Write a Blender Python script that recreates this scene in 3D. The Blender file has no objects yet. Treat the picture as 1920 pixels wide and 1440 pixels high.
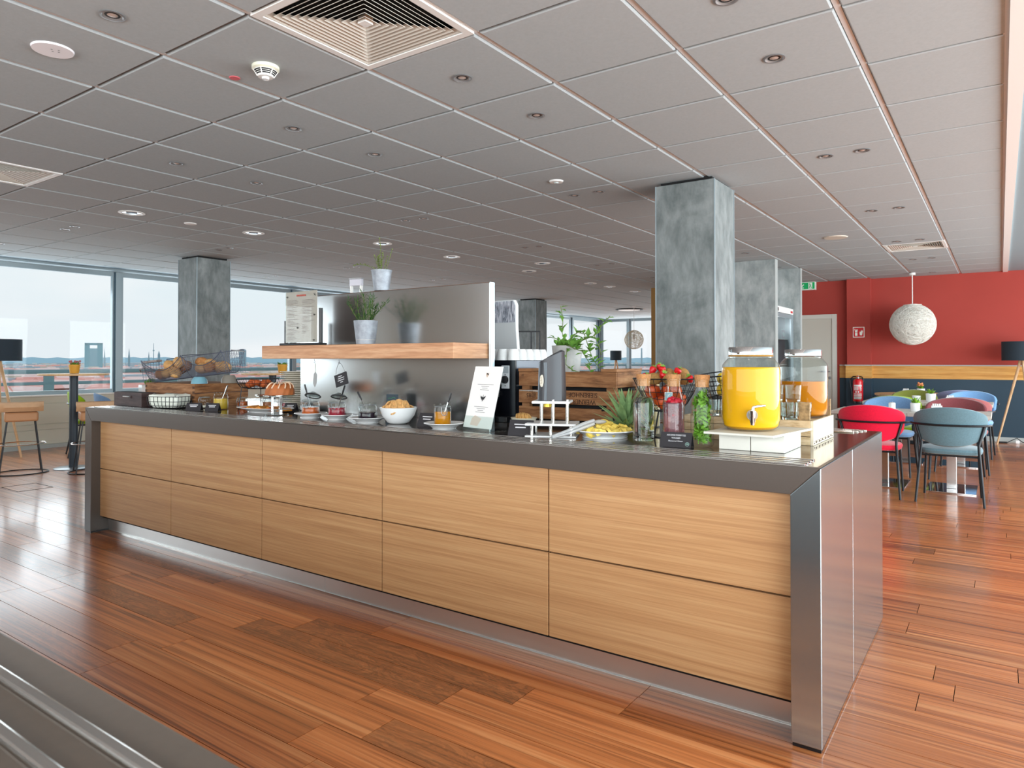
import bpy, bmesh, math, random
from mathutils import Vector, Matrix
S = bpy.context.scene
COL = S.collection
PI = math.pi
RR = random.Random(11)

# ------------------------------------------------------------------ camera, sky, lights, exposure
cd = bpy.data.cameras.new('camera')
cd.sensor_fit = 'HORIZONTAL'; cd.sensor_width = 36.0
cd.lens = 36.0 * 1305.2 / 1920
cd.shift_y = -(720 - 660.66) / 1920
cd.clip_start = 0.05; cd.clip_end = 20000
cd.dof.use_dof = True; cd.dof.focus_distance = 4.2; cd.dof.aperture_fstop = 12.0
cam = bpy.data.objects.new('camera', cd); COL.objects.link(cam)
cam.location = (0, 0, 1.26); cam.rotation_euler = (PI / 2 + 0.0112, 0, 0.6117)
S.camera = cam

S.view_settings.view_transform = 'Standard'; S.view_settings.look = 'None'
S.view_settings.exposure = 0.0; S.view_settings.gamma = 1.0; S.view_settings.use_curve_mapping = False
try:
    S.cycles.caustics_reflective = False; S.cycles.caustics_refractive = False
    S.cycles.sample_clamp_indirect = 4.0; S.cycles.use_denoising = True
    S.cycles.max_bounces = 10; S.cycles.transparent_max_bounces = 24; S.cycles.transmission_bounces = 10
except Exception:
    pass

w = bpy.data.worlds.new('sky'); S.world = w; w.use_nodes = True
nt = w.node_tree; nt.nodes.clear()
out = nt.nodes.new('ShaderNodeOutputWorld'); bg = nt.nodes.new('ShaderNodeBackground')
tc = nt.nodes.new('ShaderNodeTexCoord'); sep = nt.nodes.new('ShaderNodeSeparateXYZ')
rp = nt.nodes.new('ShaderNodeValToRGB'); mp = nt.nodes.new('ShaderNodeMapping')
nz = nt.nodes.new('ShaderNodeTexNoise'); cr = nt.nodes.new('ShaderNodeValToRGB'); mx = nt.nodes.new('ShaderNodeMixRGB')
nt.links.new(tc.outputs['Generated'], sep.inputs[0]); nt.links.new(sep.outputs[2], rp.inputs[0])
e = rp.color_ramp.elements
e[0].position = 0.0; e[0].color = (.80, .85, .88, 1); e[1].position = .7; e[1].color = (.70, .80, .88, 1)
n_ = rp.color_ramp.elements.new(.12); n_.color = (.78, .87, .90, 1)
mp.inputs['Scale'].default_value = (1.6, 1.6, 7.0); nt.links.new(tc.outputs['Generated'], mp.inputs[0])
nt.links.new(mp.outputs[0], nz.inputs['Vector']); nz.inputs['Scale'].default_value = 1.7; nz.inputs['Detail'].default_value = 6
nt.links.new(nz.outputs[0], cr.inputs[0]); cr.color_ramp.elements[0].position = .45; cr.color_ramp.elements[1].position = .72
mx.inputs[2].default_value = (.90, .92, .93, 1)
nt.links.new(cr.outputs[0], mx.inputs[0]); nt.links.new(rp.outputs[0], mx.inputs[1])
nt.links.new(mx.outputs[0], bg.inputs[0]); bg.inputs[1].default_value = 1.12
nt.links.new(bg.outputs[0], out.inputs[0])

def area(name, loc, rot, sx, sy, power, col=(1, 1, 1), portal=False):
    l = bpy.data.lights.new(name, 'AREA'); l.shape = 'RECTANGLE'; l.size = sx; l.size_y = sy
    l.energy = power; l.color = col
    o = bpy.data.objects.new(name, l); COL.objects.link(o); o.location = loc; o.rotation_euler = rot
    if portal: l.cycles.is_portal = True
    return o
# daylight of the window bands: right hand facade (outside the frame), plus added fill behind the camera, left and far facades
area('daylight_right', (3.45, 4.6, 1.45), (0, PI / 2, 0), 2.3, 16, 1020, (.86, .96, 1))
area('fill_rear', (-1.3, -3.3, 1.72), (PI / 2, 0, 0), 9.6, 1.7, 340, (.97, .99, 1))  # fill light added on the unseen side to brighten the room
area('daylight_left', (-11.7, 8, 1.55), (0, -PI / 2, 0), 1.6, 24, 480, (.86, .95, 1))
area('daylight_far', (-8.3, 21.1, 1.68), (-PI / 2, 0, 0), 5.4, 1.75, 110, (.92, .97, 1))

# ------------------------------------------------------------------ helpers
class MB:
    def __init__(s): s.v = []; s.f = []; s.M = None
    def add(s, vs, fs):
        b = len(s.v)
        for p in vs:
            p = Vector(p)
            s.v.append(s.M @ p if s.M is not None else p)
        for q in fs: s.f.append(tuple(b + i for i in q))
        return s
    def box(s, x0, y0, z0, x1, y1, z1):
        vs = [(x0, y0, z0), (x1, y0, z0), (x1, y1, z0), (x0, y1, z0), (x0, y0, z1), (x1, y0, z1), (x1, y1, z1), (x0, y1, z1)]
        return s.add(vs, [(0, 3, 2, 1), (4, 5, 6, 7), (0, 1, 5, 4), (1, 2, 6, 5), (2, 3, 7, 6), (3, 0, 4, 7)])
    def cbox(s, c, d): return s.box(c[0] - d[0] / 2, c[1] - d[1] / 2, c[2] - d[2] / 2, c[0] + d[0] / 2, c[1] + d[1] / 2, c[2] + d[2] / 2)
    def lathe(s, prof, c=(0, 0, 0), n=24, sx=1.0, sy=1.0):
        vs = []; fs = []; rows = []
        for r, z in prof:
            if r <= 1e-6:
                rows.append([len(vs)]); vs.append((c[0], c[1], c[2] + z))
            else:
                rows.append(list(range(len(vs), len(vs) + n)))
                for i in range(n):
                    a = 2 * PI * i / n; vs.append((c[0] + r * sx * math.cos(a), c[1] + r * sy * math.sin(a), c[2] + z))
        for A, B in zip(rows[:-1], rows[1:]):
            for i in range(n):
                j = (i + 1) % n
                if len(A) == 1 and len(B) == 1: continue
                if len(A) == 1: fs.append((A[0], B[j], B[i]))
                elif len(B) == 1: fs.append((A[i], A[j], B[0]))
                else: fs.append((A[i], A[j], B[j], B[i]))
        return s.add(vs, fs)
    def cyl(s, p, q, r, r2=None, n=12):
        return s.tube([p, q], [r, r if r2 is None else r2], n)
    def tube(s, pts, r, n=6, closed=False):
        pts = [Vector(p) for p in pts]; k = len(pts)
        rs = r if isinstance(r, (list, tuple)) else [r] * k
        tg = []
        for i in range(k):
            a = pts[(i - 1) % k] if closed or i > 0 else pts[0]
            b = pts[(i + 1) % k] if closed or i < k - 1 else pts[-1]
            d = (b - a); tg.append(d.normalized() if d.length > 1e-9 else Vector((0, 0, 1)))
        u = tg[0].orthogonal().normalized(); vs = []; fs = []
        for i in range(k):
            u = (u - tg[i] * u.dot(tg[i]))
            u = u.normalized() if u.length > 1e-6 else tg[i].orthogonal().normalized()
            w_ = tg[i].cross(u)
            for j in range(n):
                a = 2 * PI * j / n; vs.append(pts[i] + (u * math.cos(a) + w_ * math.sin(a)) * rs[i])
        for i in range(k if closed else k - 1):
            i2 = (i + 1) % k
            for j in range(n):
                j2 = (j + 1) % n; fs.append((i * n + j, i * n + j2, i2 * n + j2, i2 * n + j))
        if not closed:
            fs.append(tuple(range(n))[::-1]); fs.append(tuple((k - 1) * n + j for j in range(n)))
        return s.add(vs, fs)
    def ell(s, c, a, nu=12, nv=8, R=None):
        prof = [(math.sin(PI * i / nv), -math.cos(PI * i / nv)) for i in range(nv + 1)]
        prof[0] = (0, -1); prof[-1] = (0, 1)
        M0 = s.M; T_ = Matrix.Translation(c) @ (R if R is not None else Matrix()) @ Matrix.Diagonal((a[0], a[1], a[2], 1))
        s.M = T_ if M0 is None else M0 @ T_
        s.lathe(prof, n=nu); s.M = M0
        return s
    def prism(s, poly, a, b, axis='y'):
        n = len(poly)
        def P(p, h): return (p[0], h, p[1]) if axis == 'y' else ((p[0], p[1], h) if axis == 'z' else (h, p[0], p[1]))
        vs = [P(p, a) for p in poly] + [P(p, b) for p in poly]
        fs = [tuple(range(n))[::-1], tuple(range(n, 2 * n))] + [(i, (i + 1) % n, n + (i + 1) % n, n + i) for i in range(n)]
        return s.add(vs, fs)
    def poly(s, pts): return s.add(pts, [tuple(range(len(pts)))])
    def mesh(s, name, smooth=True, recalc=True):
        me = bpy.data.meshes.new(name); me.from_pydata([tuple(v) for v in s.v], [], s.f)
        if recalc:
            bm = bmesh.new(); bm.from_mesh(me); bmesh.ops.recalc_face_normals(bm, faces=bm.faces); bm.to_mesh(me); bm.free()
        if smooth:
            me.shade_smooth() if hasattr(me, 'shade_smooth') else None
            try: me.set_sharp_from_angle(angle=math.radians(38))
            except Exception: pass
        me.update(); return me
    def build(s, name, mat, parent=None, bevel=0, smooth=True, label=None, recalc=True, world=False):
        if world and parent is not None:
            off = parent.matrix_basis.translation if parent.parent is None else parent.matrix_basis.translation + parent.parent.matrix_basis.translation
            s.v = [v - off for v in s.v]
        me = s.mesh(name, smooth, recalc); me.materials.append(mat)
        o = bpy.data.objects.new(name, me); COL.objects.link(o)
        if parent is not None: o.parent = parent
        if bevel:
            b = o.modifiers.new('bevel', 'BEVEL'); b.width = bevel; b.segments = 2; b.limit_method = 'ANGLE'; b.angle_limit = math.radians(50)
        if label: o['label'] = label
        return o

def thing(name, label, cat, loc=(0, 0, 0), rz=0, group=None):
    o = bpy.data.objects.new(name, None); COL.objects.link(o); o.empty_display_size = .05
    o.location = loc; o.rotation_euler = (0, 0, rz)
    return tag(o, label, cat, group)
def tag(o, label, cat, group=None):
    o['label'] = label; o['category'] = cat
    if group: o['group'] = group
    return o
def struct(o): o['kind'] = 'structure'; return o
def stuff(o): o['kind'] = 'stuff'; return o
def dup(root, loc=None, rz=None, label=None, group=None, scale=None):
    def cp(o, par):
        c = o.copy(); COL.objects.link(c)
        if par is not None: c.parent = par
        for ch in o.children: cp(ch, c)
        return c
    r = cp(root, None)
    if loc is not None: r.location = loc
    if rz is not None: r.rotation_euler = (0, 0, rz)
    if scale is not None: r.scale = (scale,) * 3
    if label: r['label'] = label
    if group: r['group'] = group
    return r
def text(name, body, size, mat, loc, rot, parent, align='CENTER', sx=1.0):
    cu = bpy.data.curves.new(name, 'FONT'); cu.body = body; cu.size = size; cu.align_x = align; cu.align_y = 'CENTER'
    cu.extrude = .0004; cu.resolution_u = 3; cu.space_line = .95
    cu.materials.append(mat)
    fo = bpy.data.objects.new(name + '_curve', cu); me = bpy.data.meshes.new_from_object(fo); me.name = name; bpy.data.objects.remove(fo)
    if not me.materials: me.materials.append(mat)
    o = bpy.data.objects.new(name, me); COL.objects.link(o); o.parent = parent; o.location = loc; o.rotation_euler = rot; o.scale = (sx, 1, 1)
    return o
def rot(ax, ang): return Matrix.Rotation(ang, 4, ax)
def at(x, y, z): return Matrix.Translation((x, y, z))

# ------------------------------------------------------------------ materials
def c(r, g, b):
    f = lambda v: (v / 255 / 12.92) if v / 255 <= .04045 else ((v / 255 + .055) / 1.055) ** 2.4
    return (f(r), f(g), f(b), 1)
def new(name):
    m = bpy.data.materials.new(name); m.use_nodes = True
    return m, m.node_tree, m.node_tree.nodes['Principled BSDF']
def coords(nt, scale, kind='Position', rotz=0):
    mpn = nt.nodes.new('ShaderNodeMapping'); mpn.inputs['Scale'].default_value = scale
    if kind == 'Position': g = nt.nodes.new('ShaderNodeNewGeometry'); nt.links.new(g.outputs['Position'], mpn.inputs[0])
    else: g = nt.nodes.new('ShaderNodeTexCoord'); nt.links.new(g.outputs['Object'], mpn.inputs[0])
    return mpn
def noise(nt, vec, scale=1, detail=5, rough=.55, dist=0):
    n = nt.nodes.new('ShaderNodeTexNoise'); nt.links.new(vec, n.inputs['Vector'])
    n.inputs['Scale'].default_value = scale; n.inputs['Detail'].default_value = detail
    n.inputs['Roughness'].default_value = rough; n.inputs['Distortion'].default_value = dist
    return n.outputs[0]
def ramp(nt, fac, stops):
    r = nt.nodes.new('ShaderNodeValToRGB'); nt.links.new(fac, r.inputs[0]); e = r.color_ramp.elements
    e[0].position, e[0].color = stops[0]; e[1].position, e[1].color = stops[-1]
    for p, q in stops[1:-1]: k = e.new(p); k.color = q
    return r.outputs[0]
def pm(name, col, rough=.5, metal=0, spec=.5, trans=0, ior=1.45, var=None, coat=0, emis=None, bump=None, sheen=0, vs=(1, 1, 1)):
    m, nt, b = new(name)
    b.inputs['Base Color'].default_value = col; b.inputs['Roughness'].default_value = rough; b.inputs['Metallic'].default_value = metal
    b.inputs['Specular IOR Level'].default_value = spec; b.inputs['IOR'].default_value = ior
    b.inputs['Transmission Weight'].default_value = trans; b.inputs['Coat Weight'].default_value = coat
    if sheen: b.inputs['Sheen Weight'].default_value = sheen
    if emis: b.inputs['Emission Color'].default_value = emis[0]; b.inputs['Emission Strength'].default_value = emis[1]
    if var or bump:
        sc, amt = (var or bump)
        v = coords(nt, tuple(sc * q for q in vs), 'Object').outputs[0]
        n = noise(nt, v, 1, 6, .6)
        if var:
            lo = tuple(x * (1 - amt) for x in col[:3]) + (1,); hi = tuple(min(1, x * (1 + amt)) for x in col[:3]) + (1,)
            nt.links.new(ramp(nt, n, [(.3, lo), (.7, hi)]), b.inputs['Base Color'])
        if bump:
            bp = nt.nodes.new('ShaderNodeBump'); bp.inputs['Strength'].default_value = bump[1]; bp.inputs['Distance'].default_value = .01
            n2 = noise(nt, coords(nt, (bump[0],) * 3, 'Object').outputs[0], 1, 5); nt.links.new(n2, bp.inputs['Height'])
            nt.links.new(bp.outputs[0], b.inputs['Normal'])
    return m
def wood(name, dark, mid, light, scale, rough=.45, kind='Position', spec=.4, dist=.5):
    m, nt, b = new(name)
    v = coords(nt, scale, kind).outputs[0]
    n1 = noise(nt, v, 1, 8, .62, dist)
    col = ramp(nt, n1, [(.30, dark), (.48, mid), (.70, light)])
    v2 = coords(nt, tuple(q * 5 for q in scale), kind).outputs[0]; n2 = noise(nt, v2, 1, 3, .5)
    mxn = nt.nodes.new('ShaderNodeMixRGB'); mxn.blend_type = 'MULTIPLY'; mxn.inputs[0].default_value = .55
    nt.links.new(col, mxn.inputs[1]); nt.links.new(ramp(nt, n2, [(.38, (.80, .74, .68, 1)), (.56, (1, 1, 1, 1))]), mxn.inputs[2])
    nt.links.new(mxn.outputs[0], b.inputs['Base Color']); b.inputs['Roughness'].default_value = rough
    b.inputs['Specular IOR Level'].default_value = spec
    return m
def floor_mat(name, attr):
    m, nt, b = new(name)
    g = nt.nodes.new('ShaderNodeNewGeometry')
    if attr:
        a = nt.nodes.new('ShaderNodeAttribute'); a.attribute_name = 'rnd'; rnd = a.outputs['Fac']
    else:
        a = nt.nodes.new('ShaderNodeObjectInfo'); rnd = a.outputs['Random']
    k = nt.nodes.new('ShaderNodeMath'); k.operation = 'MULTIPLY'; k.inputs[1].default_value = 97.0; nt.links.new(rnd, k.inputs[0])
    cb = nt.nodes.new('ShaderNodeCombineXYZ')
    for i in range(3): nt.links.new(k.outputs[0], cb.inputs[i])
    ad = nt.nodes.new('ShaderNodeVectorMath'); ad.operation = 'ADD'; nt.links.new(g.outputs['Position'], ad.inputs[0]); nt.links.new(cb.outputs[0], ad.inputs[1])
    def mpg(sc):
        q = nt.nodes.new('ShaderNodeMapping'); q.inputs['Scale'].default_value = sc; nt.links.new(ad.outputs[0], q.inputs[0]); return q.outputs[0]
    n1 = noise(nt, mpg((.6, 30, 1)), 1, 7, .58, .5)      # long streaks
    n2 = noise(nt, mpg((2.6, 9, 1)), 1, 6, .65, 2.4)     # cathedral figure
    n3 = noise(nt, mpg((.9, 75, 1)), 1, 4, .6)           # pores
    base = ramp(nt, n1, [(.33, c(128, 68, 34)), (.43, c(190, 108, 56)), (.54, c(212, 126, 70)), (.66, c(228, 152, 96))])
    figd = ramp(nt, n2, [(.34, c(96, 56, 32)), (.44, c(168, 98, 54)), (.50, c(104, 60, 36)), (.58, c(188, 114, 66)), (.70, c(124, 72, 42))])
    sel = ramp(nt, rnd, [(.72, (0, 0, 0, 1)), (.92, (.75, .75, .75, 1))])
    mxa = nt.nodes.new('ShaderNodeMixRGB'); nt.links.new(sel, mxa.inputs[0]); nt.links.new(base, mxa.inputs[1]); nt.links.new(figd, mxa.inputs[2])
    mxb = nt.nodes.new('ShaderNodeMixRGB'); mxb.blend_type = 'MULTIPLY'; mxb.inputs[0].default_value = .7
    nt.links.new(mxa.outputs[0], mxb.inputs[1]); nt.links.new(ramp(nt, n3, [(.36, (.45, .38, .34, 1)), (.50, (.97, .97, .97, 1))]), mxb.inputs[2])
    hs = nt.nodes.new('ShaderNodeHueSaturation'); nt.links.new(mxb.outputs[0], hs.inputs['Color'])
    nt.links.new(ramp(nt, rnd, [(0, (.78, .78, .78, 1)), (.5, (1.0, 1.0, 1.0, 1)), (1, (.9, .9, .9, 1))]), hs.inputs['Value'])
    nt.links.new(hs.outputs[0], b.inputs['Base Color'])
    b.inputs['Coat Weight'].default_value = .55; b.inputs['Coat Roughness'].default_value = .13; b.inputs['Roughness'].default_value = .3; b.inputs['Specular IOR Level'].default_value = .6
    bp = nt.nodes.new('ShaderNodeBump'); bp.inputs['Strength'].default_value = .04; bp.inputs['Distance'].default_value = .004
    nt.links.new(n1, bp.inputs['Height']); nt.links.new(bp.outputs[0], b.inputs['Normal'])
    return m
def glass(name, tint=(.97, .99, .985, 1), refl=1.0, rough=.0, r0=.045):
    m = bpy.data.materials.new(name); m.use_nodes = True; nt = m.node_tree; nt.nodes.clear()
    o = nt.nodes.new('ShaderNodeOutputMaterial'); t = nt.nodes.new('ShaderNodeBsdfTransparent'); t.inputs[0].default_value = tint
    g = nt.nodes.new('ShaderNodeBsdfGlossy'); g.inputs['Roughness'].default_value = rough; g.inputs[0].default_value = (refl, refl, refl, 1)
    lw = nt.nodes.new('ShaderNodeLayerWeight'); lw.inputs[0].default_value = .5; pw = nt.nodes.new('ShaderNodeMath'); pw.operation = 'POWER'; pw.inputs[1].default_value = 4.2
    mr = nt.nodes.new('ShaderNodeMapRange'); mr.inputs['To Min'].default_value = r0; mr.inputs['To Max'].default_value = .9; mxs = nt.nodes.new('ShaderNodeMixShader')
    nt.links.new(lw.outputs['Facing'], pw.inputs[0]); nt.links.new(pw.outputs[0], mr.inputs[0]); nt.links.new(mr.outputs[0], mxs.inputs[0]); nt.links.new(t.outputs[0], mxs.inputs[1]); nt.links.new(g.outputs[0], mxs.inputs[2])
    nt.links.new(mxs.outputs[0], o.inputs[0]); return m
def steel(name, col=(.66, .675, .68, 1), rough=.22, sc=(1.2, 1, 420)):
    m, nt, b = new(name); b.inputs['Metallic'].default_value = 1; b.inputs['Base Color'].default_value = col
    v = coords(nt, sc).outputs[0]; n = noise(nt, v, 1, 4)
    r = nt.nodes.new('ShaderNodeMapRange'); r.inputs['To Min'].default_value = rough * .93; r.inputs['To Max'].default_value = rough * 1.07
    nt.links.new(n, r.inputs[0]); nt.links.new(r.outputs[0], b.inputs['Roughness'])
    return m
class Mt: pass
M = Mt()
M.floor = floor_mat('wood_floor', False); M.floor_far = floor_mat('wood_floor_far', True)
M.subfloor = pm('floor_joint', c(38, 24, 18), .8)
M.tile = pm('ceiling_tile', c(176, 184, 187), .9, spec=.15, var=(60, .04))
M.tee = pm('ceiling_tee', c(226, 226, 226), .45)
M.teed = pm('ceiling_cross_tee', c(128, 124, 120), .6)
M.dark = pm('dark_void', c(14, 14, 15), .8)
M.blueplaster = pm('blue_plaster', c(140, 158, 166), .8)
M.white = pm('white_paint', c(235, 235, 232), .5)
M.conc = None
def concrete(name, a, b_, d):
    m, nt, b = new(name)
    v = coords(nt, (3, 3, 2.2)).outputs[0]; n1 = noise(nt, v, 1, 9, .66, .6)
    v2 = coords(nt, (14, 14, 5)).outputs[0]; n2 = noise(nt, v2, 1, 6, .6)
    mxn = nt.nodes.new('ShaderNodeMixRGB'); mxn.inputs[0].default_value = .4
    nt.links.new(ramp(nt, n1, [(.34, a), (.5, b_), (.66, d)]), mxn.inputs[1]); nt.links.new(ramp(nt, n2, [(.35, a), (.65, d)]), mxn.inputs[2])
    nt.links.new(mxn.outputs[0], b.inputs['Base Color']); b.inputs['Roughness'].default_value = .55; b.inputs['Specular IOR Level'].default_value = .35
    return m
M.conc = concrete('concrete_look', c(84, 92, 92), c(116, 123, 123), c(146, 152, 152)); M.conc2 = concrete('concrete_look_pale', c(126, 136, 136), c(158, 166, 166), c(186, 192, 192))
M.bronze = pm('bronze_lacquer', (.085, .069, .059, 1), .32, .08, var=(120, .03))
M.bronze_side = pm('bronze_end', (.43, .51, .55, 1), .17, .9, var=(90, .03))
M.top = pm('counter_top_gloss', (.26, .225, .205, 1), .10, .8)
M.oak = wood('oak_panel', c(180, 136, 94), c(196, 152, 106), c(208, 168, 122), (.8, 1, 60), .42, dist=.25)
M.oakshelf = wood('oak_shelf', c(166, 116, 82), c(200, 150, 112), c(218, 176, 140), (2.2, 2.6, 34), .45)
M.steel = steel('brushed_steel', rough=.17)
M.kick = steel('kick_steel', (.80, .79, .77, 1), .40)
M.rail = pm('rail_steel', (.74, .73, .70, 1), .16, 1)
M.chrome = pm('chrome', (.8, .8, .8, 1), .06, 1)
M.black = pm('black_plastic', c(24, 25, 28), .35)
M.blackm = pm('black_metal', c(30, 32, 36), .4, .3)
M.red = pm('red_wall', c(168, 68, 60), .75, spec=.25, var=(1.2, .05))
M.navy = pm('navy_panel', c(40, 64, 80), .55, var=(1.5, .05))
M.strip = wood('honey_wood', c(186, 124, 52), c(214, 158, 82), c(226, 178, 104), (1.2, 10, 24), .5)
M.door = pm('door_beige', c(203, 199, 188), .5)
M.grey = pm('grey_paint', c(176, 182, 180), .5)
M.alu = pm('window_alu', c(150, 164, 170), .4, .35)
M.aludark = pm('window_dark', c(72, 96, 110), .5)
M.parapet = pm('parapet_panel', c(206, 206, 192), .5)
M.glass = glass('clear_glass'); M.pane = glass('window_pane', (.985, .995, 1, 1), .14)
M.jarglass = glass('jar_glass', (.93, .965, .955, 1), .8, 0, .018); M.lidglass = glass('lid_glass', (.72, .77, .77, 1), 1.0, .05, .16)
M.porc = pm('white_porcelain', c(236, 238, 238), .18, coat=.3)
M.china = pm('plate_china', c(232, 226, 212), .2, coat=.3)
M.paper = pm('white_paper', c(238, 236, 234), .8)
M.ink = pm('print_grey', c(120, 116, 116), .8)
M.inkd = pm('print_black', c(34, 34, 36), .7)
M.card = pm('black_card', c(40, 38, 42), .6)
M.cardtx = pm('card_print', c(206, 206, 210), .7)
M.crate = wood('crate_wood', c(92, 60, 38), c(142, 98, 64), c(174, 130, 92), (5, 5, 40), .65, spec=.2)
M.palecrate = wood('pale_crate_wood', c(170, 140, 100), c(206, 182, 146), c(226, 208, 176), (7, 7, 30), .65, spec=.2)
M.endgrain = pm('weathered_endgrain', c(150, 124, 88), .8, var=(45, .5))
M.cork = pm('cork', c(184, 130, 82), .8, var=(120, .3))
M.zinc = pm('zinc_pot', c(150, 156, 164), .5, .35, var=(26, .25))
M.stone = pm('stone_pot', c(176, 176, 174), .8, var=(18, .2))
M.soil = pm('soil', c(48, 36, 28), .9)
M.leaf = pm('leaf', c(98, 144, 58), .5, var=(12, .45)); M.leafd = pm('leaf_dark', c(52, 92, 40), .5, var=(12, .45))
M.leafl = pm('leaf_bright', c(128, 176, 46), .45, var=(14, .35))
M.stem = pm('stem', c(96, 112, 60), .6)
M.sig = pm('sign_green', c(16, 150, 84), .5, emis=(c(16, 150, 84), .25)); M.sigw = pm('sign_white', c(236, 240, 232), .5)
M.sigr = pm('sign_red', c(196, 22, 30), .45)
M.tan = pm('tan_ply', c(206, 166, 126), .5, var=(20, .06)); M.lampwood = wood('lamp_wood', c(190, 150, 106), c(216, 180, 138), c(228, 196, 160), (20, 20, 3), .55)
M.shade = pm('black_shade', c(40, 52, 62), .85)
M.tabletop = wood('grey_table', c(176, 170, 160), c(204, 200, 192), c(220, 216, 208), (3, 30, 1), .5)
M.tableoak = wood('oak_table', c(190, 150, 104), c(216, 180, 134), c(228, 196, 154), (3, 20, 1), .5)
def fab(n, r, g, b): return pm('fabric_' + n, c(r, g, b), .85, spec=.2, var=(90, .10), sheen=.3)
F = dict(red=fab('red', 224, 20, 58), teal=fab('teal', 96, 124, 134), blue=fab('blue', 112, 150, 190), burgundy=fab('burgundy', 128, 66, 70),
         rose=fab('rose', 150, 84, 84), green=fab('green', 150, 188, 24), olive=fab('olive', 118, 124, 52), sky=fab('sky', 122, 166, 212), lilac=fab('lilac', 134, 138, 172))
# ------------------------------------------------------------------ floor
XL, XR, YN, YF, HC = -11.2, 3.6, -3.5, 21.2, 2.648
floor = struct(MB().box(XL, YN, -.12, XR, YF, -.006).build('floor', M.subfloor, smooth=False))
PW, PL, G = .159, 1.26, .0028
plank_me = MB().box(0, -PW / 2 + G / 2, -.006, PL - G, PW / 2 - G / 2, 0).mesh('plank', False); plank_me.materials.append(M.floor)
cand = []
cy_, sy_ = math.cos(.6117), math.sin(.6117)
r0 = int(math.floor(YN / PW))
for k in range(r0, int(YF / PW) + 1):
    y = .029 + (k + .5) * PW
    if y < YN + .1 or y > YF - .1: continue
    off = RR.random() * PL; x = XL + .0 - off
    while x < XR:
        a, b_ = max(x, XL), min(x + PL, XR)
        xc = (a + b_) / 2; rr = cy_ * xc + sy_ * y; ww = -sy_ * xc + cy_ * y
        hidden = (-5.4 < xc < -.9 and 2.5 < y < 4.5) or y < .7
        vis = ww > .4 and abs(rr / ww) < .86 and 1305 * 1.26 / max(ww, .1) < 900 and not hidden
        # behind the counter nothing of the floor shows between its two ends
        u = rr / max(ww, .1)
        if y > 3.6 and -.56 < u < .50: vis = False
        full = (a == x and b_ == x + PL)
        cand.append((ww if (vis and full) else 1e3, x, a, b_, y))
        x += PL
cand.sort()
for d_, x, a, b_, y in cand[:300]:
    o = bpy.data.objects.new('plank', plank_me); COL.objects.link(o); o.parent = floor; o.location = (x, y, 0)
mb = MB(); rnds = []
for d_, x, a, b_, y in cand[300:]:
    if b_ - a < .02: continue
    mb.box(a, y - PW / 2 + G / 2, -.006, b_ - G, y + PW / 2 - G / 2, 0); rnds += [RR.random()] * 6
me = mb.mesh('plank_field', False, False); me.materials.append(M.floor_far)
at_ = me.attributes.new('rnd', 'FLOAT', 'FACE'); at_.data.foreach_set('value', rnds)
pf = bpy.data.objects.new('plank_field', me); COL.objects.link(pf); pf.parent = floor; stuff(pf)
hatch = MB().tube([(-8.1, 3.05, .001), (-7.7, 3.05, .001)], .002, 4).tube([(-8.1, 3.05, .001), (-8.1, 2.75, .001)], .002, 4).tube([(-7.7, 3.05, .001), (-7.7, 2.75, .001)], .002, 4).tube([(-8.1, 2.75, .001), (-7.7, 2.75, .001)], .002, 4).build('floor_hatch_edge', M.dark, floor)

# ------------------------------------------------------------------ ceiling
ceil = struct(MB().box(XL, YN, HC + .1, XR, YF, HC + .2).build('ceiling', M.dark, smooth=False))
GX, GY, GP = -.5145, 1.6607, .645
tile_me = {}
def tile_mesh(wx, wy):
    k = (round(wx, 3), round(wy, 3))
    if k not in tile_me:
        g = .016; e = .006
        x0, x1, y0, y1 = -wx / 2 + g, wx / 2 - g, -wy / 2 + .008, wy / 2 - .008
        m_ = MB().add([(x0, y0, .02), (x1, y0, .02), (x1, y1, .02), (x0, y1, .02), (x0, y0, -.006), (x1, y0, -.006), (x1, y1, -.006), (x0, y1, -.006),
                       (x0 + e, y0 + e, -.010), (x1 - e, y0 + e, -.010), (x1 - e, y1 - e, -.010), (x0 + e, y1 - e, -.010)],
                      [(0, 1, 2, 3), (0, 4, 5, 1), (1, 5, 6, 2), (2, 6, 7, 3), (3, 7, 4, 0), (4, 8, 9, 5), (5, 9, 10, 6), (6, 10, 11, 7), (7, 11, 8, 4), (8, 11, 10, 9)])
        me = m_.mesh('tile', False, False); me.materials.append(M.tile); tile_me[k] = (me, m_)
    return tile_me[k]
xs = [.04, GX]
while xs[-1] - GP > -10.75: xs.append(xs[-1] - GP)
xs.append(-10.75)
ys = [GY + GP * j for j in range(-8, 31) if GY + GP * j < YF - .05] + [YF]
VENTS = {(1, 0): 1, (2, 0): 1}
cells = []
def isvent(xc, yc):
    for vx, vy in ((-2.127, 1.983), (-.837, 9.723), (-5.997, 1.983)):
        if abs(xc - vx) < .1 and abs(yc - vy) < .1: return True
    return False
for i in range(len(xs) - 1):
    for j in range(len(ys) - 1):
        xc, yc = (xs[i] + xs[i + 1]) / 2, (ys[j] + ys[j + 1]) / 2
        if isvent(xc, yc): continue
        rr = cy_ * xc + sy_ * yc; ww = -sy_ * xc + cy_ * yc
        vis = ww > 1.2 and abs(rr / ww) < .85 and 1305 * 1.39 / ww < 760
        cells.append((ww if vis else 1e3, xc, yc, xs[i] - xs[i + 1], ys[j + 1] - ys[j]))
cells.sort()
for d_, xc, yc, wx, wy in cells[:300]:
    o = bpy.data.objects.new('tile', tile_mesh(wx, wy)[0]); COL.objects.link(o); o.parent = ceil; o.location = (xc, yc, HC)
mb = MB()
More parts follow.
